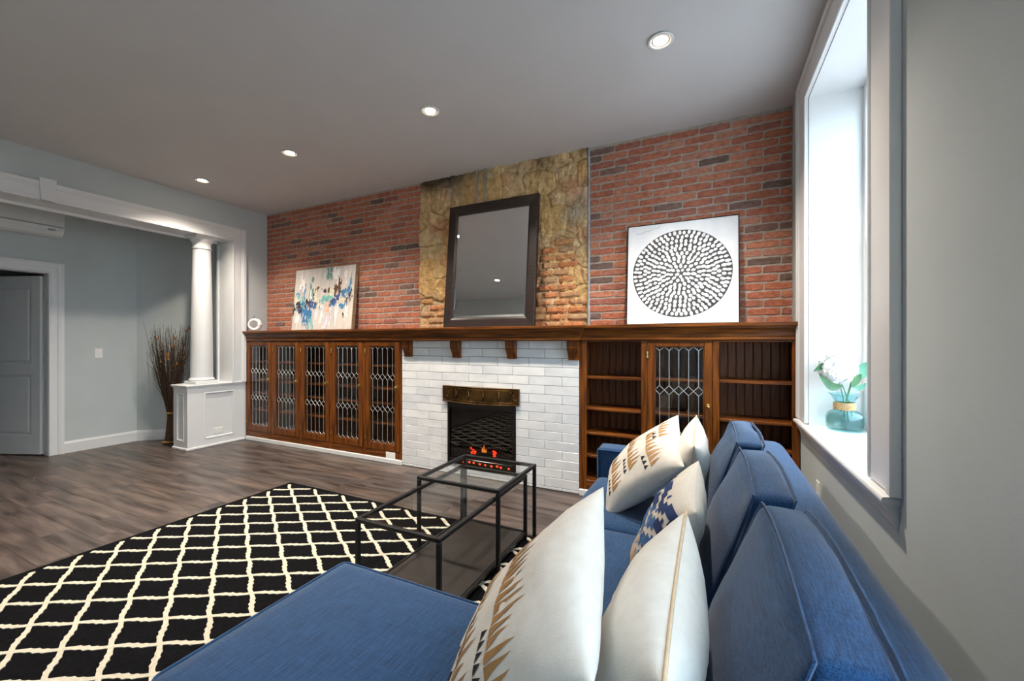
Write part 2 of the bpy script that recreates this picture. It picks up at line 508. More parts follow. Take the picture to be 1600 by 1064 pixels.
def grid_fn(mb, fn, nu, nv, smooth=True, flip=False):
    vs = [fn(i / nu, j / nv) for j in range(nv + 1) for i in range(nu + 1)]
    fs = []
    for j in range(nv):
        for i in range(nu):
            a = j * (nu + 1) + i
            q = (a, a + 1, a + nu + 2, a + nu + 1)
            fs.append(tuple(reversed(q)) if flip else q)
    return mb.add(vs, fs, smooth)


def ribbon(mb, pts, n, w, t):
    """flat bar following pts; n: unit width direction per point, w half widths, t thickness direction vector"""
    rings = []
    for p, d, hw in zip(pts, n, w):
        p = Vector(p); d = Vector(d); t = Vector(t)
        rings.append([tuple(p - d * hw), tuple(p + d * hw), tuple(p + d * hw + t), tuple(p - d * hw + t)])
    return mb.rings(rings, True, True, False)


# ================================================================== THE SETTING
W1 = (2.07, 3.245)      # window opening in view (y range)
W2 = (-0.42, 0.78)      # window beside the camera
WZ0, WZ1 = 0.785, 2.95
OP = (-0.10, 3.322)     # cased opening to the hall (y range)
ZH = 2.715              # opening head
HX0, HX1 = -7.0, -6.05  # hall between these
DOOR = (1.10, 1.985, 2.165)

# ---- floor: dark bed with single planks on it
fl = MB().box(-9.2, -1.0, -0.06, 1.0, 3.95, -0.006)
floor = struct(fl.build('floor', 'subfloor', org=(0, 0, 0)), 'grey-brown wood plank floor of the living room and hall', 'floor')
PW, PL = 0.152, 1.22
pm = MB().box(-PL / 2 + .0007, -PW / 2 + .0007, -0.006, PL / 2 - .0007, PW / 2 - .0007, 0.0, 0.0006).mesh('plank', 'floor')
row, y = 0, -0.62
rr = random.Random(3)
while y < 3.62:
    x_end = XR
    x_start = -8.3 if 0.9 < y < 2.1 else HX0
    x = x_start - rr.uniform(0.05, 1.1)
    while x < x_end:
        a, b = max(x, x_start), min(x + PL, x_end)
        if b - a > 0.06 and not (y > 3.5 and a > -5.9):
            inst('plank', pm, floor, ((a + b) / 2, y, 0), (0, 0, PI if rr.random() < .5 else 0), ((b - a) / PL, 1, 1))
        x += PL
    y += PW; row += 1

sobj('ceiling', MB().box(-9.2, -1.0, ZC, 1.0, 3.95, ZC + 0.12), 'ceil', 'flat pale grey plaster ceiling', 'ceiling')

# ---- window wall (right)
wr = MB()
ys = [YB - 0.15, W2[0], W2[1], W1[0], W1[1], 3.95]
for i in range(5):
    if i in (1, 3):
        wr.box(XR, ys[i], 0, 1.0, ys[i + 1], WZ0); wr.box(XR, ys[i], WZ1, 1.0, ys[i + 1], ZC)
    else:
        wr.box(XR, ys[i], 0, 1.0, ys[i + 1], ZC)
sobj('wall_right', wr, 'wall', 'painted window wall beside the blue sofa', 'wall')
# ---- wall with the cased opening (left)
wl = MB()
wl.box(HX1, YB, 0, XL, OP[0], ZC); wl.box(HX1, OP[1], 0, XL, 3.83, ZC); wl.box(HX1, OP[0], ZH, XL, OP[1], ZC)
sobj('wall_left', wl, 'wall', 'blue-grey painted wall around the cased opening', 'wall')
# ---- wall behind the camera, and the shell behind the brickwork
sobj('wall_back', MB().box(HX1, YB - 0.15, 0, XR, YB, ZC), 'wall', 'plain painted wall facing the fireplace', 'wall')
sobj('wall_far', MB().box(HX1, 3.835, 0, XR, 3.95, ZC), 'wall', 'plaster wall behind the brickwork and cabinets', 'wall')
# ---- hall
hw = MB()
hw.box(HX0 - .12, YB, 0, HX0, DOOR[0], ZC); hw.box(HX0 - .12, DOOR[1], 0, HX0, 2.80, ZC)
hw.box(HX0 - .12, DOOR[0], DOOR[2], HX0, DOOR[1], ZC)
sobj('wall_hall', hw, 'wall', 'blue-grey hall wall with the white door', 'wall')
cw = MB().prism([(-7.0, 2.80), (-6.05, 3.62), (-6.05, 3.83), (-7.12, 3.83), (-7.12, 2.80)], lambda p, q, t: (p, q, t), 0, ZC)
sobj('wall_hall_corner', cw, 'wall', 'angled blue-grey wall behind the dried branches', 'wall')
he = MB().box(-7.12, YB - .15, 0, -6.05, YB, ZC)
sobj('wall_hall_end', he, 'wall', 'plain end wall of the hall', 'wall')
rb = MB()
rb.box(-9.1, -0.1, 0, -9.0, 3.0, ZC); rb.box(-9.1, -0.2, 0, -7.12, -0.1, ZC); rb.box(-9.1, 3.0, 0, -7.12, 3.1, ZC)
sobj('wall_bedroom', rb, 'wall', 'walls of the dark room behind the white door', 'wall')


# ---- windows
def build_window(n, y0, y1, label):
    w = thing('window_%d' % n + ('_offscreen' if n == 2 else ''), label, 'window', (XR, (y0 + y1) / 2, WZ0)); w['kind'] = 'structure'
    cw_ = 0.245 if n == 1 else 0.235
    # reveal lining
    X2 = 0.985
    MB().box(XR - .001, y0 - .001, 0.8065, X2, y0 + .012, WZ1).build('reveal_board', 'trim', w)
    MB().box(XR - .001, y1 - .012, 0.8065, X2, y1 + .001, WZ1).build('reveal_board', 'trim', w)
    MB().box(XR - .0015, y0 + .002, WZ1 - .0125, X2, y1 - .002, WZ1 + .001).build('reveal_board', 'trim', w)
    # casing: board, back band, inner bead
    for ya, yb, s in ((y0 - cw_, y0 + .006, -1), (y1 - .006, y1 + cw_, 1)):
        mb = MB().box(XR - .020, ya + .003, 0.812, XR, yb - .003, 3.122, .002)
        o_ = ya if s < 0 else yb
        mb.box(XR - .034, o_ - .0 if s < 0 else o_ - .034, 0.812, XR, o_ + .034 if s < 0 else o_, 3.127, .004)
        mb.box(XR - .027, o_ + .042 if s < 0 else o_ - .056, 0.812, XR, o_ + .056 if s < 0 else o_ - .042, 3.11, .003)
        i_ = yb if s < 0 else ya
        mb.box(XR - .027, i_ - .02 if s < 0 else i_, 0.8125, XR, i_ if s < 0 else i_ + .02, 2.945, .004)
        mb.build('casing', 'trim', w)
    mb = MB().box(XR - .021, y0 - cw_ + .04, WZ1 - .004, XR, y1 + cw_ - .04, 3.12, .002)
    mb.box(XR - .035, y0 - cw_ - .001, 3.093, XR, y1 + cw_ + .001, 3.128, .004)
    mb.box(XR - .028, y0 - .015, WZ1 - .007, XR, y1 + .015, WZ1 + .014, .004)
    mb.build('head_casing', 'trim', w)
    # stool (inner sill) with rounded nose, apron below
    nose = [(X2, .785), (X2, .807), (.560, .807), (.553, .805), (.549, .798), (.549, .790), (.553, .785), (.56, .783)]
    e = cw_ + .03
    MB().prism(nose, lambda p, q, t: (p, t, q), y0 - e + .05, y1 + e - .05, False).build('stool', 'trim', w)
    ap = [(XR, .783), (.565, .783), (.568, .755), (.580, .735), (.592, .70), (XR, .685)]
    MB().prism(ap, lambda p, q, t: (p, t, q), y0 - cw_ + .03, y1 + cw_ - .04).build('apron', 'trim', w)
    # frame and two sashes
    FX = 0.875
    mb = MB()
    for ya, yb in ((y0 + .012, y0 + .05), (y1 - .05, y1 - .012)):
        mb.box(FX, ya, .807, X2, yb, WZ1 - .012, .003)
    mb.box(FX, y0 + .05, WZ1 - .05, X2, y1 - .05, WZ1 - .012, .003)
    mb.box(FX + .01, y0 + .05, .807, X2, y1 - .05, .85, .003)
    mb.build('frame', 'trim', w)
    a, b = y0 + .05, y1 - .05
    zmid = 1.975
    for nm, zx0, zx1, xx in (('lower_sash', .85, zmid + .02, FX + .022), ('upper_sash', zmid - .03, WZ1 - .05, FX + .064)):
        mb = MB()
        mb.box(xx, a, zx0, xx + .035, a + .055, zx1, .003).box(xx, b - .055, zx0, xx + .035, b, zx1, .003)
        mb.box(xx, a + .055, zx0, xx + .035, b - .055, zx0 + .055, .003).box(xx, a + .055, zx1 - .05, xx + .035, b - .055, zx1, .003)
        s_ = mb.build(nm, 'plastic', w)
        MB().box(xx + .015, a + .05, zx0 + .05, xx + .019, b - .05, zx1 - .045).build('glass_pane', 'glass', s_)
    return w


build_window(1, W1[0], W1[1], 'tall white double-hung window with deep sill holding the vase')
build_window(2, W2[0], W2[1], 'white double-hung window further along the window wall')
# ---- cased opening (trim), keystone
t1 = thing('trim_1', 'white moulded casing and keystone around the wide hall opening', 'casing', (XL, 1.61, 0)); t1['kind'] = 'structure'
XF = XL + 0.022


def casing_profile(mb, fn, a, b):
    """fn(depth, across, along): across 0 = inner edge, .165 = outer edge"""
    prof = [(0, 0), (.026, 0), (.026, .014), (.018, .020), (.018, .112), (.026, .118), (.026, .126), (.034, .134), (.036, .165), (0, .165)]
    mb.prism(prof, fn, a, b)


mb = MB(); casing_profile(mb, lambda d, c, t: (XL + d, OP[1] + c, ZH + c if t else 0.80), 0, 1); mb.build('side_casing', 'trim', t1)
mb = MB(); casing_profile(mb, lambda d, c, t: (XL + d, OP[0] - c, ZH + c if t else 0.0), 0, 1); mb.build('side_casing', 'trim', t1)
mb = MB(); casing_profile(mb, lambda d, c, t: (XL + d, OP[1] + c if t else OP[0] - c, ZH + c), 0, 1); mb.build('head_casing', 'trim', t1)
MB().prism([(1.568, ZH - .012), (1.652, ZH - .012), (1.668, ZH + .20), (1.552, ZH + .20)], lambda p, q, t: (t, p, q), XL, XL + .05).build('keystone', 'trim', t1)
MB().box(HX1, OP[0], ZH - .012, XL + .0245, OP[1] - .001, ZH + .001).build('soffit_board', 'trim', t1)
MB().box(HX1, OP[1] - .012, .80, XL + .0235, OP[1] + .001, ZH - .012).build('jamb_board', 'trim', t1)
MB().box(HX1, OP[0], 0, XL + .02, OP[0] + .012, ZH - .012).build('jamb_board', 'trim', t1)
mb = MB().box(HX1 - .022, OP[0] - .1, ZH - .04, HX1 + .012, OP[1] + .1, ZH + .12, .004)
mb.build('rear_head_casing', 'trim', t1)
MB().box(HX1 - .022, OP[1] - .03, .80, HX1 + .012, OP[1] + .1, ZH + .12, .004).build('rear_side_casing', 'trim', t1)

# ---- hall door
d1 = thing('door_1', 'white two-panel hall door standing ajar', 'door', (HX0 - .125, 1.955, 0)); d1['kind'] = 'structure'
d1.rotation_euler = (0, 0, math.atan2(-.367, -.93))
DWd, DH, DT = .84, 2.125, .038


def leaf(mb):
    # stiles, rails and two raised panels; local x runs along the leaf, y is thickness
    z0 = .012
    for a, b in ((0, .115), (DWd - .115, DWd)):
        mb.box(a, -DT / 2, z0, b, DT / 2, DH, .002)
    for a, b in ((z0, .23), (.955, 1.085), (DH - .115, DH)):
        mb.box(.115, -DT / 2, a, DWd - .115, DT / 2, b, .002)
    return mb


leaf(MB()).build('leaf_frame', 'trim', d1, local=True)
for a, b in ((.23, .955), (1.085, DH - .115)):
    mb = MB().box(.115, -.006, a, DWd - .115, .006, b)
    for s in (-1, 1):
        ring = lambda ins, d: [(.115 + ins, s * d, a + ins), (DWd - .115 - ins, s * d, a + ins), (DWd - .115 - ins, s * d, b - ins), (.115 + ins, s * d, b - ins)]
        rs = [ring(0, .019), ring(.012, .017), ring(.022, .006), ring(.03, .006), ring(.05, .014)]
        mb.rings(rs if s < 0 else rs, True, False, False)
        mb.add(ring(.05, .014), [(0, 1, 2, 3)])
    mb.build('panel', 'trim', d1, local=True)
for z in (.28, 1.07, 1.86):
    mb = MB().box(-.012, -.021, z, .03, -.016, z + .09, .001)
    mb.tube([(-.006, -.024, z), (-.006, -.024, z + .09)], .006, 8)
    mb.build('hinge', 'nickel', d1, local=True)
t2 = thing('trim_2', 'white moulded frame around the hall door', 'casing', (HX0, 1.54, 0)); t2['kind'] = 'structure'
prof = [(0, 0), (.02, 0), (.022, .01), (.016, .018), (.016, .07), (.022, .078), (.028, .10), (.028, .125), (0, .125)]
mb = MB().prism(prof, lambda d, c, t: (HX0 + d, DOOR[1] - .012 + c, DOOR[2] - .012 + c if t else 0), 0, 1); mb.build('side_casing', 'trim', t2)
mb = MB().prism(prof, lambda d, c, t: (HX0 + d, DOOR[0] + .012 - c, DOOR[2] - .012 + c if t else 0), 0, 1); mb.build('side_casing', 'trim', t2)
mb = MB().prism(prof, lambda d, c, t: (HX0 + d, DOOR[1] - .012 + c if t else DOOR[0] + .012 - c, DOOR[2] - .012 + c), 0, 1); mb.build('head_casing', 'trim', t2)
mb = MB().box(HX0 - .12, DOOR[1] - .016, 0, HX0, DOOR[1], DOOR[2]).box(HX0 - .12, DOOR[0], 0, HX0, DOOR[0] + .016, DOOR[2])
mb.box(HX0 - .12, DOOR[0], DOOR[2] - .016, HX0, DOOR[1], DOOR[2]).build('jamb', 'trim', t2)

# ---- baseboards
bprof = [(0, 0), (.016, 0), (.016, .115), (.010, .128), (.006, .14), (0, .14)]


def base_run(name, p0, p1, nrm, label):
    p0, p1, n_ = Vector(p0), Vector(p1), Vector(nrm).normalized()
    o = MB().prism(bprof, lambda d, z, t: tuple((p0 + (p1 - p0) * t + n_ * d).to_3d() + Vector((0, 0, z))), 0, 1)
    return sobj(name, o, 'trim', label, 'baseboard')


base_run('baseboard_hall', (HX0, DOOR[1] + .113), (HX0, 2.80), (1, 0), 'white baseboard between the hall door and the angled wall')
base_run('baseboard_corner', (-7.0, 2.80), (-6.05, 3.62), (.653, -.757), 'white baseboard behind the dried branch bundle')
base_run('baseboard_right', (XR, YB), (XR, 3.50), (-1, 0), 'white baseboard along the window wall behind the sofa')
base_run('baseboard_back', (-5.7, YB), (XR - .02, YB), (0, 1), 'white baseboard along the plain wall')
sobj('baseboard_cabinet_left', MB().box(XL + .03, YC - .016, 0, -3.008, YC + .02, .05, .004), 'trim', 'thin white strip under the five-door bookcase', 'baseboard')
sobj('baseboard_cabinet_right', MB().box(-1.016, YC - .016, 0, XR - .02, YC + .02, .055, .004), 'trim', 'thin white strip under the open-shelf bookcase', 'baseboard')

# ---- brick veneer panels
def outline_brick(L, Hh, seed):
    r = random.Random(seed)
    pts = []
    nl = 6
    for i in range(nl): pts.append((-L / 2 + L * i / nl + (0 if i == 0 else r.uniform(-.006, .006)), -Hh / 2 + r.uniform(-.0028, .0028)))
    pts.append((L / 2 + r.uniform(-.002, .002), -Hh / 2 + .008)); pts.append((L / 2 + r.uniform(-.003, .003), Hh / 2 - .008))
    for i in range(nl): pts.append((L / 2 - L * i / nl - (.005 if i == 0 else r.uniform(-.006, .006)), Hh / 2 + r.uniform(-.0028, .0028)))
    pts.append((-L / 2 + r.uniform(-.002, .002), Hh / 2 - .008)); pts.append((-L / 2 + r.uniform(-.002, .002), -Hh / 2 + .008))
    n = len(pts); mb = MB()
    tilt = r.uniform(-.002, .002)
    r0 = [(x, 0.0, z) for x, z in pts]
    r1 = [(x, -.0085, z) for x, z in pts]
    r2 = [(x * .972 + 0, -.0115 + tilt * x / L, z * .86) for x, z in pts]
    mb.rings([r0, r1, r2], True, False, False)
    mb.add(r2, [tuple(range(n))])
    return mb


def brick_panel(name, x0, x1, pitch, crs, ztop, phase, label, mirror_seed, lim=300):
    z0 = 1.40
    bed = MB().box(x0, YF + .006, z0, x1, 3.838, ZC)
    wall = struct(bed.build(name, 'mortar', org=((x0 + x1) / 2, YF + .006, z0)), label, 'wall')
    meshes = {}
    jobs = []
    rj = random.Random(mirror_seed)
    z = ztop; k = 0
    while z > z0 + .03:
        off = phase + (pitch / 2 if k % 2 else 0) + rj.uniform(-.012, .012)
        i0 = math.floor((x0 - off) / pitch)
        x = off + i0 * pitch
        while x < x1:
            a, b = max(x + .0065, x0 + .006), min(x + pitch - .0065, x1 - .006)
            if b - a > .03:
                jobs.append(((a + b) / 2, z - crs / 2, b - a))
            x += pitch
        z -= crs; k += 1
    fullL = pitch - .013
    # the ones that show largest stay single, any others become one part
    jobs.sort(key=lambda j: -(j[2] / (0.432 * -j[0] + 3.43)))
    rest = MB()
    for q, (x, z, L) in enumerate(jobs):
        hh = crs - .0145
        hh = min(hh, 2 * (ZC - .003 - z)) if z + hh / 2 > ZC - .003 else hh
        key = (round(L, 2), rj.randrange(5) if abs(L - fullL) < .01 else 0, round(hh, 3))
        if q < lim:
            if key not in meshes: meshes[key] = outline_brick(L if abs(L - fullL) > .01 else fullL, hh, hash(key) % 9999).mesh('brick', 'brick')
            inst('brick', meshes[key], wall, (x, YF + .012 + rj.uniform(-.002, .0015), z), (0, rj.uniform(-.008, .008), 0))
        else:
            g = outline_brick(L, hh, q)
            rest.add([(vx + x, vy + YF + .012, vz + z) for vx, vy, vz in g.v], g.f)
    if rest.v:
        rest.build('brick', M['brick'], wall)['kind'] = 'stuff'
    return wall


brick_panel('wall_far_left', XL, -3.0, .2255, .067, 3.170, -3.662, 'red brick veneer wall above the five-door bookcase', 11)
brick_panel('wall_far_right', -1.005, XR, .2365, .067, 3.163, -.781, 'red brick veneer wall above the open-shelf bookcase', 23)

# ---- exposed chimney breast: rubble stone smeared with old plaster, old brick lower down
def stone_panel():
    x0, x1, z0, z1 = -3.0, -1.022, 1.40, ZC
    wall = thing('wall_far_center', 'rough exposed stone and old brick chimney breast behind the mirror', 'wall', ((x0 + x1) / 2, YF, z0))
    wall['kind'] = 'structure'
    r = random.Random(5)
    nx, nz = 300, 268
    sites = []
    zz = z0 - .1; k = 0
    while zz < z1 + .15:
        hh = r.uniform(.15, .24)
        xx = x0 - r.uniform(0, .3)
        while xx < x1 + .2:
            ww = r.uniform(.2, .42)
            sites.append((xx + ww / 2, zz + hh / 2 + r.uniform(-.05, .05), ww, hh))
            xx += ww
        zz += hh; k += 1
    tones = [srgb(236, 204, 150), srgb(230, 194, 138), srgb(238, 212, 168), srgb(222, 192, 148), srgb(234, 204, 160), srgb(226, 188, 132), srgb(236, 196, 136)]
    st = [tones[r.randrange(len(tones))] for _ in sites]
    so = [r.uniform(-.012, .018) for _ in sites]

    def brickzone(x, z):
        n = noise.noise(Vector((x * 3, z * 3, 4))) * .08
        return (x > -1.66 + n and z < 2.36 + n * 1.5) or (x < -2.5 + n and z < 1.80 + n)

    def h(x, z):
        n1 = noise.fractal(Vector((x * 2.2, 0, z * 2.2)), 1.0, 2.0, 3)
        wx, wz = x + .05 * noise.noise(Vector((x * 5, 1, z * 5))), z + .05 * noise.noise(Vector((x * 5, 7, z * 5)))
        best, b2, bi = 9, 9, 0
        smear0 = min(1, max(0, .5 + 1.6 * noise.noise(Vector((x * 1.7, 3, z * 1.7)))))
        for i, (sx, sz, sw, sh) in enumerate(sites):
            dx = (wx - sx) / sw; dz = (wz - sz) / sh
            if abs(dx) > 1.6 or abs(dz) > 1.6: continue
            d = (abs(dx) ** 2.6 + abs(dz) ** 2.6) ** (1 / 2.6)
            if d < best: best, b2, bi = d, best, i
            elif d < b2: b2 = d
        e = min(1.0, max(0.0, (b2 - best) / (.07 + .12 * smear0)))
        smear = min(1, max(0, .5 + 1.6 * noise.noise(Vector((x * 1.7, 3, z * 1.7)))))
        joint = (1 - e) ** 2 * (.004 + .020 * smear)
        lump = .013 * noise.fractal(Vector((x * 9, 0, z * 9)), 0.75, 2.1, 5)
        comb = .009 * noise.fractal(Vector((x * 26, 2, z * 13)), .8, 2.0, 3) * (.4 + smear)
        y = YF - .004 + joint * 1.2 - so[bi] * e - lump - comb - .008 * n1
        if brickzone(x, z): y += .018
        # edges die into the brick panels
        return y, bi, e, smear
    H_ = [[h(x0 + (x1 - x0) * i / nx, z0 + (z1 - z0) * j / nz) for i in range(nx + 1)] for j in range(nz + 1)]
    cells = {}
    for j in range(nz):
        for i in range(nx):
            x, z = x0 + (x1 - x0) * (i + .5) / nx, z0 + (z1 - z0) * (j + .5) / nz
            key = -1 if brickzone(x, z) else H_[j][i][1]
            cells.setdefault(key, []).append((i, j))
    for key, qs in cells.items():
        vid, vs, fs, cs = {}, [], [], []
        for (i, j) in qs:
            f = []
            for (a, b) in ((i, j), (i + 1, j), (i + 1, j + 1), (i, j + 1)):
                if (a, b) not in vid:
                    vid[(a, b)] = len(vs)
                    y, bi, e, sm = H_[b][a]
                    x, z = x0 + (x1 - x0) * a / nx, z0 + (z1 - z0) * b / nz
                    vs.append((x, y, z))
                    t = Vector(st[bi][:3]); m = Vector(srgb(230, 192, 130)[:3])
                    c = t.lerp(m, .25 + .5 * (1 - sm) * (1 - e))
                    pk = noise.noise(Vector((x * 4, 9, z * 4)))
                    if pk > .1: c = c.lerp(Vector(srgb(222, 172, 132)[:3]), min(1, (pk - .1) * 2))
                    gy = noise.noise(Vector((x * 2.5, 15, z * 2.5)))
                    if gy > .15: c = c.lerp(Vector(srgb(190, 172, 148)[:3]), min(1, (gy - .15) * 2.0))
                    soot = max(0, (z - 2.98) / .2) * max(0, .35 + 1.3 * noise.noise(Vector((x * 3, 21, z * 3))))
                    c = c.lerp(Vector(srgb(58, 54, 48)[:3]), min(.9, soot))
                    cs.append((*c, 1))
                f.append(vid[(a, b)])
            fs.append(tuple(f))
        mb = MB(); mb.add(vs, fs, True)
        nm = 'plaster_bed' if key == -1 else 'stone'
        o = mb.build(nm, 'stone', wall)
        ca = o.data.color_attributes.new('tone', 'FLOAT_COLOR', 'POINT')
        for i, c in enumerate(cs): ca.data[i].color = c
    # old bricks
    rj = random.Random(8)
    ms = []
    for s in range(7):
        L = rj.uniform(.15, .215); Hh = .062
        mb = MB(); nu, nv = 10, 5
        def fb(u, v, s=s, L=L):
            x, z = (u - .5) * L, (v - .5) * Hh
            e = min(u, 1 - u) * L; e2 = min(v, 1 - v) * Hh
            d = min(1, min(e, e2) / .012)
            n = noise.fractal(Vector((x * 22 + s * 9, 0, z * 30)), 1, 2, 3)
            return (x + .004 * noise.noise(Vector((z * 40, s, 0))), -.019 * d ** .5 - .010 * n * d, z + .004 * noise.noise(Vector((x * 30, s, 5))))
        grid_fn(mb, fb, nu, nv)
        ms.append((L, mb.mesh('brick', 'oldbrick')))
    z = 1.44; k = 0
    while z < 2.36:
        for xa, xb in ((-3.0, -2.5), (-1.66, -1.03)):
            x = xa + (0 if k % 2 else -.09) + rj.uniform(-.02, .02)
            while x < xb:
                L, me = ms[rj.randrange(7)]
                if x + L < xb + .03 and x > xa - .02 and brickzone(x + L / 2, z) and brickzone(x + L * .2, z):
                    inst('brick', me, wall, (x + L / 2, YF + .018, z), (0, rj.uniform(-.02, .02), 0))
                x += L + rj.uniform(.006, .016)
        z += .0735; k += 1
    # cement strip closing the joint to the brick veneer
    mb = MB()
    def strip(u, v):
        zz_ = z0 + (z1 - z0) * v
        return (-1.026 + .026 * u + .004 * noise.noise(Vector((u * 3, zz_ * 9, 0))), YF - .012 * math.sin(PI * u) + .003 * noise.noise(Vector((u * 9, zz_ * 20, 0))), zz_)
    grid_fn(mb, strip, 4, 80)
    mb.build('cement_strip', pmat('pale_cement', srgb(178, 180, 182), srgb(150, 150, 150), (20, 20, 20), .9, bump=.5, bscale=(90, 90, 90)), wall)


stone_panel()

# ================================================================== BUILT-INS
def lead_door(parent, xc, z0, z1, hw, gz0, gz1, ghw, rows, knob_side=1, hinge_side=-1, YD=YC - .004):
    """door > stile, rail, pane, came, knob, hinge"""
    T = .022
    mb = MB()
    mb.box(xc - hw, YD, z0, xc - ghw, YD + T, z1, .003).box(xc + ghw, YD, z0, xc + hw, YD + T, z1, .003)
    mb.box(xc - ghw, YD + .0006, z0, xc + ghw, YD + T, gz0, .002).box(xc - ghw, YD + .0006, gz1, xc + ghw, YD + T, z1, .002)
    # glazing bead
    bd = .008
    mb.box(xc - ghw, YD + .006, gz0, xc - ghw + bd, YD + T, gz1, .002).box(xc + ghw - bd, YD + .006, gz0, xc + ghw, YD + T, gz1, .002)
    mb.box(xc - ghw, YD + .006, gz0, xc + ghw, YD + T, gz0 + bd, .002).box(xc - ghw, YD + .006, gz1 - bd, xc + ghw, YD + T, gz1, .002)
    door = mb.build('door', 'wood_v', None, org=(xc, YD, z0))
    door.parent = parent
    w = WORLD[parent.name]; door.location = (xc - w[0], YD - w[1], z0 - w[2])
    yg = YD + .013
    a, b = xc - ghw + .004, xc + ghw - .004
    p = (b - a) / 5
    dz = .036                       # half height of a diamond
    cx = [a + p * (i + .5) for i in range(5)]
    ez = [a + p * i for i in range(6)]
    zb = [gz0 + .004 + dz] + sorted(rows) + [gz1 - .004 - dz]
    segs = []
    levels = sorted(rows)
    # verticals
    lo = gz0 + .004 + .03; hi = gz1 - .004 - .03
    vz = [(lo if i == 0 else levels[i - 1] + dz, hi if i == len(levels) else levels[i] - dz) for i in range(len(levels) + 1)]
    for c in cx:
        for q0, q1 in vz: segs.append(((c, q0), (c, q1)))
        for z in levels:
            segs += [((c, z - dz), (c - p / 2, z)), ((c, z - dz), (c + p / 2, z)), ((c, z + dz), (c - p / 2, z)), ((c, z + dz), (c + p / 2, z))]
        segs += [((c, lo), (c - p / 2, lo - .03)), ((c, lo), (c + p / 2, lo - .03)), ((c, hi), (c - p / 2, hi + .03)), ((c, hi), (c + p / 2, hi + .03))]
    cm = MB()
    for (xa, za), (xb, zb_) in segs:
        cm.tube([(xa, yg - .001, za), (xb, yg - .001, zb_)], .0026, 5)
    cm.build('came_lattice', 'came', door)
    # panes between the cames
    rp = random.Random(int(xc * 100) + 999)

    def pane(poly):
        cxp = sum(q[0] for q in poly) / len(poly); czp = sum(q[1] for q in poly) / len(poly)
        tx, tz = rp.uniform(-.003, .003), rp.uniform(-.003, .003)
        vs = [(x, yg + (x - cxp) * tx * 4 + (z - czp) * tz * 2, z) for x, z in poly]
        MB().add(vs, [tuple(range(len(poly)))]).build('pane', 'pane', door)
    for i in range(6):
        xl = cx[i - 1] if i > 0 else a
        xr = cx[i] if i < 5 else b
        xm = ez[i]
        for k, (q0, q1) in enumerate(vz):
            bot = lo - .03 if k == 0 else q0 - dz
            top = hi + .03 if k == len(vz) - 1 else q1 + dz
            if 0 < i < 5: pane([(xm, bot), (xr, q0), (xr, q1), (xm, top), (xl, q1), (xl, q0)])
            elif i == 0: pane([(xm, bot), (xr, q0), (xr, q1), (xm, top)])
            else: pane([(xm, bot), (xm, top), (xl, q1), (xl, q0)])
    for c in cx:
        for z in levels: pane([(c, z - dz), (c + p / 2, z), (c, z + dz), (c - p / 2, z)])
        pane([(c - p / 2, lo - .03), (c + p / 2, lo - .03), (c, lo)])
        pane([(c, hi), (c + p / 2, hi + .03), (c - p / 2, hi + .03)])
    # knob on a small plate
    kx = xc + knob_side * (ghw + (hw - ghw) * .5); kz = .845
    mb = MB().box(kx - .012, YD - .003, kz - .02, kx + .012, YD, kz + .02, .001)
    prof = [(.006, 0), (.006, .010), (.013, .014), (.015, .022), (.011, .029), (.003, .031)]
    rings = [[(kx + r_ * math.cos(2 * PI * k / 12), YD - .003 - h_, kz + r_ * math.sin(2 * PI * k / 12)) for k in range(12)] for r_, h_ in prof]
    mb.rings(rings, True, True, True); mb.build('knob', 'knob', door)
    hx = xc + hinge_side * hw
    for z in (z0 + .10, z1 - .13):
        mb = MB().tube([(hx, YD - .003, z), (hx, YD - .003, z + .055)], .005, 8)
        mb.box(hx - .012, YD - .0012, z, hx + .012, YD + .001, z + .055)
        mb.build('hinge', 'knob', door)
    return door


# ---- five-door bookcase
bx0, bx1 = XL + .008, -3.008
bc = thing('built_in_bookcase', 'dark oak built-in bookcase with five leaded glass doors', 'bookcase', ((bx0 + bx1) / 2, 3.65, 0))
ztop = 1.358
mb = MB().box(bx0, 3.795, .05, bx1, 3.81, ztop)
mb.build('back_panel', 'wood_in', bc)
for x in (bx0, bx1 - .018):
    MB().box(x, YC + .02, .05, x + .018, 3.795, ztop).build('side_panel', 'wood_v', bc)
MB().box(bx0 + .018, YC + .02, .05, bx1 - .018, 3.795, .19).build('plinth', 'wood_h', bc)
MB().box(bx0 + .018, YC + .02, 1.335, bx1 - .018, 3.795, ztop).build('top_panel', 'wood_h', bc)
cent = [-5.472 + .545 * k for k in range(5)]
DHW = .252
edges = [bx0] + [(cent[k] + cent[k + 1]) / 2 for k in range(4)] + [bx1]
for k in range(6):
    if k == 0: a, b = bx0, cent[0] - DHW - .002
    elif k == 5: a, b = cent[4] + DHW + .002, bx1
    else: a, b = cent[k - 1] + DHW + .002, cent[k] - DHW - .002
    MB().box(a, YC, .052, b, YC + .02, ztop, .002).build('face_stile', 'wood_v', bc)
for k in range(4):
    x = (cent[k] + cent[k + 1]) / 2
    MB().box(x - .009, YC + .02, .19, x + .009, 3.795, 1.335).build('divider', 'wood_v', bc)
for k in range(5):
    a, b = cent[k] - DHW, cent[k] + DHW
    MB().box(a, YC + .001, .052, b, YC + .02, .128, .002).build('bottom_rail', 'wood_h', bc)
    lead_door(bc, cent[k], .132, 1.345, DHW - .001, .205, 1.298, .186, (.588, .950))
    for z in (.40, .63, .80, 1.06):
        MB().box(a - .005, YC + .05, z, b + .005, 3.79, z + .02, .002).build('shelf', 'wood_h', bc)

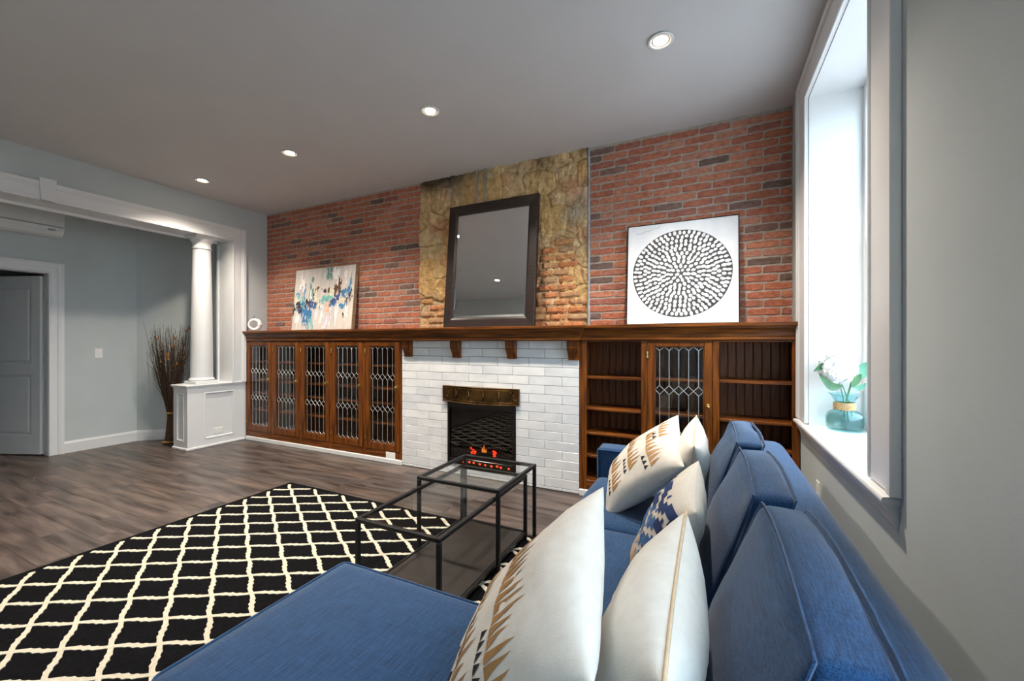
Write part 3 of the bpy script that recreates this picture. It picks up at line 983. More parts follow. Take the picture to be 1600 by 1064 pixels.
# ---- open-shelf bookcase with one leaded door
rx0, rx1 = -1.016, XR - .006
rc = thing('built_in_bookcase', 'warm oak built-in bookcase with open shelves around one leaded door', 'bookcase', ((rx0 + rx1) / 2, 3.65, 0))
stiles = [(rx0, -.954), (-.493, -.447), (.037, .084), (.549, rx1)]
for a, b in stiles:
    MB().box(a, YC, .056, b, YC + .022, ztop, .003).build('face_stile', 'wood_v', rc)
for a, b in ((-.954, -.493), (-.447, .037), (.084, .549)):
    MB().box(a, YC + .001, .056, b, YC + .022, .140, .003).build('bottom_rail', 'wood_h', rc)
    MB().box(a, YC + .012, 1.346, b, YC + .03, ztop, .001).build('top_rail', 'wood_h', rc)
for a, b in ((rx0, rx0 + .018), (-.479, -.461), (.051, .069), (rx1 - .018, rx1)):
    MB().box(a, YC + .022, .056, b, 3.785, ztop).build('side_panel', 'wood_v', rc)
MB().box(rx0 + .018, YC + .022, .12, rx1 - .018, 3.785, .14).build('floor_board', 'wood_h', rc)
MB().box(rx0 + .018, YC + .03, 1.346, rx1 - .018, 3.785, ztop).build('top_panel', 'wood_h', rc)
MB().box(rx0, 3.800, .056, rx1, 3.806, ztop).build('back_panel', 'wood_in', rc)
bbm = MB().box(-.029, -.006, 0, .029, .006, 1.206, .004).mesh('back_board', 'wood_in')
x = rx0 + .018 + .03
while x < rx1 - .02:
    inst('back_board', bbm, rc, (x, 3.793, .14))
    x += .0605
for a, b, zs in ((rx0 + .018, -.479, (1.032, .757, .541, .341)), (-.461, .051, (1.035, .757, .50)), (.069, rx1 - .018, (1.042, .744, .541, .341))):
    for z in zs:
        MB().box(a + .001, YC + .028, z - .010, b - .001, 3.785, z + .012, .003).build('shelf', 'wood_h', rc)
lead_door(rc, -.205, .144, 1.344, .239, .205, 1.310, .184, (.60, .957), 1, -1, YC - .001)

# ---- mantel: three crown sections and four corbels
mt = thing('mantel_shelf', 'dark oak mantel shelf running over both bookcases and the fireplace', 'mantel', (-2.6, 3.62, 1.36))
CR = [(0.0, 1.360), (.020, 1.360), (.025, 1.366), (.025, 1.384), (.016, 1.390), (.016, 1.402), (.020, 1.416), (.030, 1.436), (.045, 1.449), (.048, 1.451), (.048, 1.460), (.062, 1.463), (.066, 1.468), (.066, 1.486), (.062, ZM)]


def crown_straight(x0, x1, yf):
    pr = [(yf - d, z) for d, z in CR] + [(3.80, ZM), (3.80, 1.360)]
    return MB().prism(pr, lambda y, z, t: (t, y, z), x0, x1)


crown_straight(XL + .004, -3.02, YC + .008).build('crown_section', 'wood_h', mt)
crown_straight(-1.0, XR - .002, YC + .008).build('crown_section', 'wood_h', mt)
yf = 3.425; xa, xb = -3.014, -1.008
mb = MB()
rings = []
for (cx_, cy_, sx, sy) in ((xa, 3.80, -1, 0), (xa, yf, -1, -1), (xb, yf, 1, -1), (xb, 3.80, 1, 0)):
    rings.append([(cx_ + sx * d, cy_ + sy * d, z) for d, z in CR])
mb.rings(rings, False, False, False)
d_ = CR[-1][0]
mb.add([(xa - d_, 3.80, ZM), (xa - d_, yf - d_, ZM), (xb + d_, yf - d_, ZM), (xb + d_, 3.80, ZM)], [(0, 1, 2, 3)])
mb.add([(xa, 3.80, 1.36), (xa, yf, 1.36), (xb, yf, 1.36), (xb, 3.80, 1.36)], [(3, 2, 1, 0)])
mb.build('crown_section', 'wood_h', mt)
cpoly = [(YC, 1.360), (3.428, 1.360), (3.428, 1.295), (3.434, 1.278), (3.446, 1.262), (3.462, 1.238), (3.474, 1.205), (3.474, 1.185), (YC, 1.185)]
for xc in (-2.905, -2.288, -1.668, -1.063):
    MB().prism(cpoly, lambda y, z, t: (t, y, z), xc - .047, xc + .047).build('corbel', 'wood_v', mt)

# ---- tiled fireplace surround
HOLE = (-2.408, -1.636, .108, .748)
fs_ = thing('fireplace_surround', 'fireplace surround of long white marble-look tiles with dark grout', 'fireplace', (-2.01, 3.65, 0))
mb = MB()
X0t, X1t, ZT = -3.006, -1.018, 1.358
for a, b, c, d in ((X0t, HOLE[0], 0, ZT), (HOLE[1], X1t, 0, ZT), (HOLE[0], HOLE[1], 0, HOLE[2]), (HOLE[0], HOLE[1], HOLE[3], ZT)):
    mb.box(a, YC + .0045, c, b, 3.79, d)
mb.build('grout_bed', 'grout', fs_)


def cut(r, h):
    x0, x1, z0, z1 = r; a, b, c, d = h
    if x1 <= a or x0 >= b or z1 <= c or z0 >= d: return [r]
    out = []
    if x0 < a: out.append((x0, a, z0, z1))
    if x1 > b: out.append((b, x1, z0, z1))
    xl, xr = max(x0, a), min(x1, b)
    if z0 < c: out.append((xl, xr, z0, c))
    if z1 > d: out.append((xl, xr, d, z1))
    return out


g = .0021
tile_meshes = {}
z, k = 1.198 + 2 * .0835, 0
rows = []
while z > .0:
    rows.append((max(z - .0835, 0.004), min(z, ZT), k % 2)); z -= .0835; k += 1
for za, zb, odd in rows:
    if zb - za < .012: continue
    ph = -1.502 if not odd else -1.343
    x = ph - 6 * .326
    while x < X1t:
        a, b = max(x, X0t), min(x + .326, X1t)
        if b - a > .012:
            for (q0, q1, s0, s1) in cut((a, b, za, zb), HOLE):
                if q1 - q0 < .008 or s1 - s0 < .008: continue
                w, hgt = round(q1 - q0 - 2 * g, 4), round(s1 - s0 - 2 * g, 4)
                if (w, hgt) not in tile_meshes:
                    tile_meshes[(w, hgt)] = MB().box(-w / 2, 0, -hgt / 2, w / 2, .008, hgt / 2, .0012).mesh('tile', 'tile')
                inst('tile', tile_meshes[(w, hgt)], fs_, ((q0 + q1) / 2, YC, (s0 + s1) / 2))
        x += .326

# ---- electric insert
ef = thing('electric_fireplace', 'black electric fireplace insert with glowing log bed', 'fireplace insert', (-2.022, 3.62, HOLE[2]))
a, b, c, d = HOLE
a += .003; b -= .003; c += .002; d -= .003
mb = MB()
fw_ = .028
mb.box(a, YC - .012, c, a + fw_, YC + .03, d, .003).box(b - fw_, YC - .012, c, b, YC + .03, d, .003)
mb.box(a + fw_, YC - .012, c, b - fw_, YC + .03, c + .06, .003).box(a + fw_, YC - .012, d - .07, b - fw_, YC + .03, d, .003)
mb.build('frame', 'blackgloss', ef)
mb = MB()
ia, ib, ic, id_ = a + fw_, b - fw_, c + .06, d - .07
yb_ = 3.77
mb.add([(ia, YC + .03, ic), (ib, YC + .03, ic), (ib - .08, yb_, ic), (ia + .08, yb_, ic), (ia, YC + .03, id_), (ib, YC + .03, id_), (ib - .08, yb_, id_), (ia + .08, yb_, id_)],
       [(0, 1, 2, 3), (7, 6, 5, 4), (0, 3, 7, 4), (1, 5, 6, 2), (3, 2, 6, 7)])
mb.build('firebox', 'firebox', ef)
MB().box(ia - .004, YC + .004, ic - .004, ib + .004, YC + .007, id_ + .004).build('glass_front', 'fireglass', ef)
mb = MB()
px, pz = -1.93, .575
for k in range(9):
    zt = pz - .045 * k
    pts = []
    for i in range(25):
        x = ia + .02 + (ib - ia - .04) * i / 24
        z = zt - abs(x - px) * .28 + .006 * math.cos(i * PI)
        if z > ic + .01: pts.append((x, YC + .05, z))
    if len(pts) > 2: mb.tube(pts, .0022, 5)
mb.build('spark_screen', 'wire', ef)
rl = random.Random(4)
for (x, z, L, ang) in ((-2.16, ic + .05, .34, .15), (-1.90, ic + .05, .36, -.12), (-2.03, ic + .105, .30, .05)):
    pts, rads = [], []
    for i in range(9):
        t = i / 8 - .5
        pts.append((x + L * t, 3.64 + .1 * t * math.sin(ang * 9), z + L * t * math.sin(ang) + .006 * rl.uniform(-1, 1)))
        rads.append(.034 * (1 + .15 * rl.uniform(-1, 1)))
    MB().tube(pts, rads, 10).build('log', 'log', ef)
for (x, z, s) in ((-2.165, .232, .036), (-1.905, .228, .034)):
    mb = MB()
    for q in range(9):
        mb.ellipsoid((x + rl.uniform(-1, 1) * s * .8, 3.60 + rl.uniform(-.01, .01), z + rl.uniform(-1, 1) * s * .8), (s * rl.uniform(.25, .5), .008, s * rl.uniform(.18, .34)), 8, 6)
    mb.build('glowing_coal', 'ember', ef)['kind'] = 'stuff'
mb = MB()
mb.prism([(-2.065, .225), (-2.01, .225), (-2.012, .262), (-2.03, .245), (-2.038, .30), (-2.05, .258), (-2.064, .275)], lambda p, q, t: (p, t, q), 3.60, 3.606)
mb.build('flame', 'flame', ef)
for i in range(9):
    x = -2.21 + .062 * i + rl.uniform(-.012, .012); s = rl.uniform(.007, .014)
    mb = MB(); mb.ellipsoid((x, YC - .0135, c + .032 + rl.uniform(-.006, .006)), (s, .004, s * .7), 8, 6); mb.build('ember', 'ember', ef)

# ---- brass hood
hd = thing('fireplace_hood', 'embossed aged brass hood over the fireplace opening', 'hood', (-2.022, YC - .03, .745))
hx0, hx1, hz0, hz1 = -2.452, -1.594, .742, .900


def hood_y(s):   # s in -1..1
    return YC - .022 - (.055 * max(0, 1 - (s / .86) ** 2) if abs(s) < .86 else 0)


mb = MB()
def hf(u, v):
    s = 2 * u - 1
    zlow = hz0 - .008 * max(0, 1 - s * s)
    zz_ = zlow + (hz1 - zlow) * v
    return (hx0 + (hx1 - hx0) * u, hood_y(s) + .02 * v * (1 if abs(s) < .86 else 0), zz_)
grid_fn(mb, hf, 48, 8)
grid_fn(mb, lambda u, v: (lambda p: (p[0], p[1] + (YC - p[1]) * v, p[2]))(hf(u, 1)), 48, 1)
mb.box(hx0, YC - .022, hz0, hx0 + .004, YC, hz1).box(hx1 - .004, YC - .022, hz0, hx1, YC, hz1)
mb.build('hood_plate', 'brass', hd)
mb = MB()
for v in (.03, .97, .16, .86):
    mb.tube([(lambda p: (p[0], p[1] - .002, p[2]))(hf(i / 48, v)) for i in range(49)], .007 if v in (.03, .97) else .004, 6)
for u in (.004, .996):
    mb.tube([(lambda p: (p[0], p[1] - .002, p[2]))(hf(u, j / 6)) for j in range(7)], .005, 6)
mb.build('rim', 'brass', hd)
for u in (.19, .38, .57, .76):
    MB().tube([(lambda p: (p[0], p[1] - .003, p[2]))(hf(u + .012 * math.sin(j / 6 * PI), .2 + .62 * j / 6)) for j in range(7)], [.004, .009, .011, .011, .010, .008, .004], 8).build('rib', 'brass', hd)
for u, sg in ((.075, 1), (.925, -1)):
    mb = MB()
    for (du, v, rr_) in ((0, .5, .026), (.03 * sg, .7, .016), (-.02 * sg, .28, .018)):
        P = hf(u + du, v)
        pts = [(P[0] + rr_ * (1 - i / 22) * math.cos(i * .6 * sg), P[1] - .004, P[2] + rr_ * (1 - i / 22) * math.sin(i * .6)) for i in range(18)]
        mb.tube(pts, .006, 6)
    mb.build('rosette', 'brass', hd)

# ================================================================== PEDESTAL, COLUMN, FITTINGS ON THE LEFT
pd = thing('pedestal', 'white panelled half-wall pedestal under the column', 'pedestal', (-5.92, 3.14, 0))
px0, px1, py0, py1 = -6.075, -5.762, 2.795, 3.487
ZP = .785


def panel_face(mb, fn, a0, a1, z0, z1, m0, m1, zb, zt):
    """flat face a0..a1 x z0..z1 with a recessed moulded panel m0..m1 x zb..zt; fn(a, depth, z), depth inward"""
    for (p, q, r, s_) in ((a0, m0, z0, z1), (m1, a1, z0, z1), (m0, m1, z0, zb), (m0, m1, zt, z1)):
        mb.add([fn(p, 0, r), fn(q, 0, r), fn(q, 0, s_), fn(p, 0, s_)], [(0, 1, 2, 3)])
    ring = lambda i, d: [fn(m0 + i, d, zb + i), fn(m1 - i, d, zb + i), fn(m1 - i, d, zt - i), fn(m0 + i, d, zt - i)]
    mb.rings([ring(0, 0), ring(.004, -.004), ring(.014, -.004), ring(.022, .012), ring(.03, .012)], True, False, False)
    mb.add(ring(.03, .012), [(0, 1, 2, 3)])


mb = MB()
panel_face(mb, lambda a, d, z: (px1 - d, a, z), py0, py1, 0, ZP, 2.985, 3.345, .105, .70)
panel_face(mb, lambda a, d, z: (a, py0 + d, z), px0, px1, 0, ZP, px0 + .075, px1 - .075, .105, .70)
mb.add([(px0, py0, 0), (px0, py1, 0), (px0, py1, ZP), (px0, py0, ZP), (px1, py1, 0), (px1, py1, ZP)], [(0, 3, 2, 1), (1, 2, 5, 4)])
mb.build('body', 'trim', pd)
mb = MB().box(px0 - .022, py0 - .022, ZP, px1 + .022, py1 + .004, ZP + .024, .006)
mb.box(px0 - .010, py0 - .010, ZP - .018, px1 + .010, py1, ZP, .004)
mb.build('cap', 'trim', pd)
mb = MB().box(px0 - .014, py0 - .014, 0, px1 + .012, py1, .03, .006)
mb.build('base_shoe', 'trim', pd)
mb = MB().box(px1 - .013, 3.10, .15, px1 - .006, 3.21, .225, .002)
for k in range(2):
    mb.box(px1 - .006, 3.118 + .045 * k, .168, px1 - .004, 3.148 + .045 * k, .207, .001)
tag(mb.build('outlet_plate', 'plastic'), 'white outlet plate on the pedestal panel', 'outlet')

cl = thing('column', 'white round tapered column standing on the pedestal', 'column', (-5.918, 3.035, ZP + .024))
cx, cy, cz = -5.918, 3.035, ZP + .024
MB().box(cx - .135, cy - .135, cz, cx + .135, cy + .135, cz + .035, .004).build('plinth', 'trim', cl)
MB().lathe([(.132, .035), (.138, .045), (.138, .055), (.130, .066), (.122, .070), (.120, .082)], (cx, cy, cz), 32).build('base_ring', 'trim', cl)
top = ZH - .012 - cz
MB().lathe([(.120, .08), (.119, .3), (.117, .6), (.112, .95), (.105, 1.3), (.098, top - .17)], (cx, cy, cz), 32).build('shaft', 'trim', cl)
MB().lathe([(.098, top - .17), (.106, top - .166), (.106, top - .15), (.098, top - .146), (.098, top - .085), (.104, top - .078), (.12, top - .055), (.128, top - .035)], (cx, cy, cz), 32).build('capital', 'trim', cl)
MB().box(cx - .135, cy - .135, cz + top - .035, cx + .135, cy + .135, cz + top - .0005, .003).build('abacus', 'trim', cl)

ac = thing('air_conditioner', 'white wall-mounted split air conditioner in the hall', 'air conditioner', (HX0, 1.62, 2.56))
ay0, ay1, az0, az1 = 1.20, 2.045, 2.565, 2.862
pr = [(0, az0 + .02), (.10, az0), (.16, az0 + .02), (.195, az0 + .07), (.205, az0 + .12), (.205, az1 - .03), (.18, az1), (0, az1)]
MB().prism(pr, lambda d, z, t: (HX0 + d, t, z), ay0, ay1).build('body', 'ac', ac)
MB().prism([(.206, az0 + .105), (.2065, az0 + .115), (.204, az0 + .12), (.203, az0 + .105)], lambda d, z, t: (HX0 + d, t, z), ay0, ay1).build('seam', 'acgrey', ac)
MB().prism([(.10, az0 - .002), (.162, az0 + .017), (.197, az0 + .068), (.199, az0 + .072), (.194, az0 + .075), (.156, az0 + .026)], lambda d, z, t: (HX0 + d, t, z), ay0 + .02, ay1 - .24).build('louvre', 'ac', ac)
MB().box(HX0 + .190, ay1 - .13, az0 + .062, HX0 + .203, ay1 - .07, az0 + .080, .002).build('display', 'acgrey', ac)


def plate(name, label, cat, org, u, n, kind):
    """wall plate: u width direction, n outward normal"""
    u, n, z = Vector(u), Vector(n), Vector((0, 0, 1)); o = Vector(org)
    t = thing(name, label, cat, org)

    def slab(w, h, d0, d1, dz=0.0):
        mb = MB(); vs = []
        for dd, ins in ((d0, 0), (d1 - .001, 0), (d1, .002)):
            vs.append([tuple(o + u * sx * (w / 2 - ins) + z * (sz * (h / 2 - ins) + dz) + n * dd) for sx, sz in ((-1, -1), (1, -1), (1, 1), (-1, 1))])
        mb.rings(vs, True, True, False); return mb
    if kind == 'switch':
        slab(.074, .118, 0, .005).build('plate', 'plastic', t); slab(.032, .064, .005, .009).build('rocker', 'plastic', t)
    elif kind == 'double':
        slab(.122, .118, 0, .005).build('plate', 'plastic', t)
        slab(.032, .064, .005, .009).build('rocker', 'plastic', t)
    else:
        slab(.072, .116, 0, .005).build('plate', 'plastic', t)
        for dz in (-.022, .022): slab(.030, .026, .005, .0065, dz).build('socket', 'plastic', t)
    return t


plate('light_switch', 'white light switch on the blue-grey hall wall', 'switch', (HX0, 2.412, 1.20), (0, 1, 0), (1, 0, 0), 'switch')
plate('wall_outlet', 'white outlet on the window wall behind the sofa', 'outlet', (XR, 2.99, .455), (0, 1, 0), (-1, 0, 0), 'outlet')
t = thing('wall_outlet', 'white outlet low on the oak base of the five-door bookcase', 'outlet', (-3.166, YC, .08))
MB().box(-3.232, YC - .006, .050, -3.100, YC, .122, .002).build('plate', 'plastic', t)
for dx in (-.03, .03): MB().box(-3.166 + dx - .018, YC - .0075, .070, -3.166 + dx + .018, YC - .005, .102, .001).build('socket', 'plastic', t)

# dried branches tied in a bundle
bb = thing('branch_bundle', 'bundle of dried brown branches tied with straw beside the pedestal', 'dried branches', (-6.44, 2.93, 0))
BX, BY = -6.44, 2.93
rb_ = random.Random(12)
mb = MB(); tips = []
for i in range(150):
    an = rb_.uniform(0, 2 * PI); r0 = .075 * math.sqrt(rb_.random()); r1 = .03 * math.sqrt(rb_.random())
    sp = rb_.uniform(.05, 1.0); ht = rb_.uniform(1.15, 1.58) if i > 6 else rb_.uniform(1.3, 1.75)
    R_ = (.10 + .17 * sp) if i > 6 else rb_.uniform(.3, .4)
    pts, rad = [], []
    w1, w2, ph = rb_.uniform(-.02, .02), rb_.uniform(-.02, .02), rb_.uniform(0, 6)
    for k in range(9):
        z = ht * k / 8
        f = z / .40
        rr_ = r0 + (r1 - r0) * f if z < .40 else r1 + (R_ - r1) * ((z - .40) / (ht - .40)) ** .8
        wob = (z > .45) * (z - .45)
        pts.append((BX + rr_ * math.cos(an) + w1 * math.sin(ph + z * 7) * wob, BY + rr_ * math.sin(an) * .8 + w2 * math.cos(ph + z * 6) * wob, z + .004))
        rad.append(.0048 * (1 - .75 * k / 8))
    pts = [(x, min(y, 2.80 + (x + 7.0) * .863 - .03), z) for x, y, z in pts]
    mb.tube(pts, rad, 4, cap=False); tips.append(pts)
    if rb_.random() < .7:
        k = rb_.randrange(4, 7); p = Vector(pts[k]); q = Vector(pts[k + 1])
        br = [p, p + (q - p) * .7 + Vector((rb_.uniform(-.05, .05), rb_.uniform(-.05, .02), .03)), p + (q - p) * 1.6 + Vector((rb_.uniform(-.08, .08), rb_.uniform(-.08, .02), .05))]
        mb.tube([(x, min(y, 2.80 + (x + 7.0) * .863 - .03), z) for x, y, z in br], [.0026, .002, .001], 4, cap=False)
tw = mb.build('twigs', 'twig', bb); tw['kind'] = 'stuff'
MB().lathe([(.036, .385), (.042, .39), (.042, .41), (.036, .415)], (BX, BY, 0), 16).build('tie', 'straw', bb)
MB().lathe([(.080, .012), (.086, .014), (.086, .03), (.080, .032)], (BX, BY, 0), 16).build('foot_tie', 'straw', bb)
for i in range(16):
    p = Vector(tips[rb_.randrange(150)][rb_.randrange(6, 9)]); m_ = Matrix.Rotation(rb_.uniform(0, 6), 3, 'Z') @ Matrix.Rotation(rb_.uniform(-1, 1), 3, 'X')
    L, W = rb_.uniform(.05, .08), rb_.uniform(.018, .03)
    vs = [(0, 0, 0), (W, .004, L * .4), (W * .6, .01, L * .75), (0, .012, L), (-W * .6, .01, L * .75), (-W, .004, L * .4), (0, -.008, L * .5)]
    vs = [m_ @ Vector(v) + p for v in vs]
    vs = [(x, min(y, 2.80 + (x + 7.0) * .863 - .01), z) for x, y, z in vs]
    MB().add(vs, [(0, 1, 6), (1, 2, 6), (2, 3, 6), (3, 4, 6), (4, 5, 6), (5, 0, 6)], True).build('dry_leaf', 'dryleaf', bb)

# conduits above the mirror
for x in (-2.222, -2.118):
    mb = MB().tube([(x, 3.772, 2.832), (x, 3.772, ZC - .002)], .0115, 10)
    lab = 'galvanised steel conduit rising above the mirror, ' + ('nearer the hall' if x < -2.2 else 'nearer the window')
    cobj = tag(mb.build('steel_conduit', 'conduit'), lab, 'pipe', 'conduits on the chimney breast')

# ================================================================== CEILING DOWNLIGHTS
lamp_mat = emit_mat('downlight_lens', (1.0, 0.78, 0.52, 1), 22.0)
proto = None
spots = [(-.256, 2.63), (-1.985, 2.64), (-3.66, 2.64), (-5.18, 2.66), (-3.69, .52)]
near = ['nearest the window, above the round ink painting', 'above the mirror', 'above the abstract painting', 'beside the column capital']
ring_me = MB().lathe([(.052, 0), (.072, -.002), (.078, -.006), (.074, -.010), (.060, -.010), (.054, -.004)], (0, 0, 0), 32).mesh('trim_ring', 'trim')
lens_me = MB().lathe([(.0545, -.0035), (.03, -.0045), (.001, -.005)], (0, 0, 0), 24).mesh('lens', lamp_mat)
for i, (x, y) in enumerate(spots):
    off = i == 4
    lab = 'round recessed ceiling light ' + (near[i] if not off else 'opposite the fireplace, reflected in the mirror')
    r = thing('ceiling_light_offscreen' if off else 'ceiling_light', lab, 'ceiling light', (x, y, ZC), 'recessed ceiling lights')
    inst('trim_ring', ring_me, r, (x, y, ZC)); inst('lens', lens_me, r, (x, y, ZC))
    bn = 'downlight_beam_offscreen' if off else 'downlight_beam'
    ld = bpy.data.lights.new(bn, 'SPOT')
    ld.energy = LAMP_W; ld.color = (1.0, 0.885, 0.75); ld.spot_size = math.radians(125); ld.spot_blend = 0.9; ld.shadow_soft_size = .05
    lo_ = bpy.data.objects.new(bn, ld); COL.objects.link(lo_); lo_.parent = r; lo_.location = (0, 0, -.02)

# ================================================================== ON THE MANTEL
def leaning(name, label, cat, xc, yfront, lean_deg, t=.045):
    return thing(name, label, cat, (xc, yfront, ZM + .001 + t * math.sin(math.radians(lean_deg))), None, (-math.radians(lean_deg), 0, 0))


mr = leaning('wall_mirror', 'large mirror in a dark espresso frame leaning on the mantel', 'mirror', -2.032, 3.625, 5.6)
MWd, MH, MF, MT = 1.052, 1.335, .105, .045
o4 = [(-MWd / 2, 0), (MWd / 2, 0), (MWd / 2, MH), (-MWd / 2, MH)]
i4 = [(-MWd / 2 + MF, MF), (MWd / 2 - MF, MF), (MWd / 2 - MF, MH - MF), (-MWd / 2 + MF, MH - MF)]
for k in range(4):
    j = (k + 1) % 4
    vs = []
    for (p, q) in ((o4, 0.004), (o4, MT)):
        pass
    O0, O1, I0, I1 = o4[k], o4[j], i4[k], i4[j]
    lerp = lambda A, B, t: (A[0] + (B[0] - A[0]) * t, A[1] + (B[1] - A[1]) * t)
    ringA = [(O0[0], MT, O0[1]), (O0[0], .004, O0[1]), (lerp(O0, I0, .06)[0], 0, lerp(O0, I0, .06)[1]), (lerp(O0, I0, .8)[0], .006, lerp(O0, I0, .8)[1]), (I0[0], .016, I0[1]), (I0[0], MT, I0[1])]
    ringB = [(O1[0], MT, O1[1]), (O1[0], .004, O1[1]), (lerp(O1, I1, .06)[0], 0, lerp(O1, I1, .06)[1]), (lerp(O1, I1, .8)[0], .006, lerp(O1, I1, .8)[1]), (I1[0], .016, I1[1]), (I1[0], MT, I1[1])]
    MB().rings([ringA, ringB], True, True, False).build('frame_rail', 'espresso', mr, local=True)
gx, gz0, gz1 = MWd / 2 - MF, MF, MH - MF
bv = .022
mb = MB().add([(-gx + bv, .020, gz0 + bv), (gx - bv, .020, gz0 + bv), (gx - bv, .020, gz1 - bv), (-gx + bv, .020, gz1 - bv)], [(0, 1, 2, 3)])
ro = [(-gx, .0225, gz0), (gx, .0225, gz0), (gx, .0225, gz1), (-gx, .0225, gz1)]
ri = [(-gx + bv, .020, gz0 + bv), (gx - bv, .020, gz0 + bv), (gx - bv, .020, gz1 - bv), (-gx + bv, .020, gz1 - bv)]
mb.rings([ro, ri], True, False, False)
mb.build('mirror_glass', 'mirror', mr, local=True)
MB().box(-gx - .02, .03, gz0 - .02, gx + .02, MT - .002, gz1 + .02).build('backing', 'blackbrown', mr, local=True)

# abstract canvas
PWd, PH, PT = 1.12, .832, .045
pa = leaning('abstract_painting', 'cream abstract canvas with blue teal and brown brush strokes leaning on brick', 'painting', -4.508, 3.672, 5.6)
MB().box(-PWd / 2 + .008, 0, .008, PWd / 2 - .008, PT - .012, PH - .008, .003).build('canvas', 'canvas_cream', pa, local=True)
mb = MB()
for (a, b, c, d) in ((-PWd / 2, -PWd / 2 + .006, 0, PH), (PWd / 2 - .006, PWd / 2, 0, PH), (-PWd / 2, PWd / 2, 0, .006), (-PWd / 2, PWd / 2, PH - .006, PH)):
    mb.box(a, -.004, c, b, PT, d, .001)
mb.build('float_frame', 'giltwood', pa, local=True)
stroke_cols = dict(k=(44, 38, 44), br=(84, 56, 30), bl=(52, 108, 152), st=(92, 134, 166), te=(102, 164, 160), dt=(86, 128, 122), cr=(222, 206, 172), pk=(214, 160, 130),
                   wh=(238, 230, 222), lv=(206, 200, 208), nv=(48, 72, 118), gr=(176, 180, 178))
strokes = [(.30, .30, .045, .26, 'dt'), (.575, .10, .06, .24, 'dt'), (.60, .22, .03, .2, 'gr'), (.925, .32, .03, .28, 'st'), (.19, .46, .05, .34, 'st'),
           (.13, .56, .07, .2, 'te'), (.24, .70, .09, .24, 'bl'), (.21, .80, .05, .18, 'bl'), (.31, .62, .05, .16, 'nv'), (.35, .56, .06, .14, 'bl'),
           (.26, .55, .05, .12, 'k'), (.055, .66, .045, .10, 'k'), (.10, .62, .06, .10, 'k'), (.13, .68, .04, .09, 'nv'), (.40, .345, .05, .09, 'br'), (.37, .40, .03, .07, 'k'),
           (.535, .385, .07, .05, 'k'), (.585, .38, .03, .09, 'br'), (.735, .34, .06, .14, 'br'), (.765, .29, .03, .14, 'br'), (.755, .46, .03, .12, 'nv'),
           (.86, .40, .06, .13, 'bl'), (.89, .45, .05, .1, 'st'), (.70, .555, .10, .13, 'nv'), (.67, .58, .06, .1, 'bl'), (.835, .62, .07, .09, 'bl'), (.88, .58, .03, .06, 'dt'),
           (.53, .49, .10, .08, 'te'), (.58, .53, .09, .08, 'te'), (.39, .45, .06, .18, 'cr'), (.44, .53, .05, .16, 'cr'), (.29, .46, .06, .14, 'wh'), (.65, .40, .05, .14, 'cr'),
           (.80, .53, .05, .12, 'cr'), (.92, .52, .04, .10, 'br'), (.95, .44, .03, .08, 'k'), (.60, .63, .05, .12, 'pk'), (.42, .58, .05, .09, 'nv'), (.47, .62, .04, .12, 'st'),
           (.51, .68, .02, .04, 'k'), (.85, .76, .02, .07, 'br'), (.05, .5, .05, .10, 'cr'), (.08, .40, .04, .09, 'st'), (.50, .75, .05, .3, 'wh'), (.62, .82, .06, .28, 'lv'), (.74, .80, .05, .32, 'wh'),
           (.40, .78, .06, .3, 'lv'), (.10, .85, .06, .22, 'wh'), (.34, .86, .05, .16, 'te'), (.29, .88, .04, .2, 'st'), (.56, .88, .05, .18, 'lv'), (.15, .22, .08, .3, 'wh'), (.70, .16, .08, .24, 'wh'),
           (.48, .18, .06, .22, 'gr'), (.85, .18, .05, .2, 'wh'), (.66, .66, .05, .14, 'gr'), (.90, .78, .05, .26, 'wh')]
rs_ = random.Random(2)
by = {}
for (s, t, w, h, c) in strokes:
    by.setdefault(c, []).append((s, t, w, h))
ly = 0
for c, lst in by.items():
    mb = MB()
    for (s, t, w, h) in lst:
        if c not in ('wh', 'lv', 'gr', 'cr'): w, h = w * 1.45, h * 1.3
        for rep in range(7):
            s2, t2 = s + rs_.uniform(-.55, .55) * w * (rep > 0), t + rs_.uniform(-.5, .5) * h * (rep > 0)
            w2, h2 = w * rs_.uniform(.25, .7), h * rs_.uniform(.25, .75)
            pts = []
            for k in range(14):
                an = 2 * PI * k / 14
                rx_ = rs_.uniform(.35, 1.25); rz_ = rs_.uniform(.45, 1.2)
                X = (s2 - .5) * PWd + .5 * w2 * PWd * rx_ * math.cos(an)
                Z = (1 - t2) * PH + .5 * h2 * PH * rz_ * math.sin(an)
                pts.append((max(-PWd / 2 + .012, min(PWd / 2 - .012, X)), -.0006 - .00012 * ly - .000002 * len(mb.f), max(.012, min(PH - .012, Z))))
            mb.add(pts, [tuple(range(14))])
    cc = stroke_cols[c]
    so_ = mb.build('brush_strokes', pmat('paint_' + c, srgb(*cc), srgb(*[min(255, int(v * 1.18) + 10) for v in cc]), (40, 40, 12), .5, bump=.4, bscale=(90, 90, 40)), pa, local=True)
    so_['kind'] = 'stuff'; ly += 1

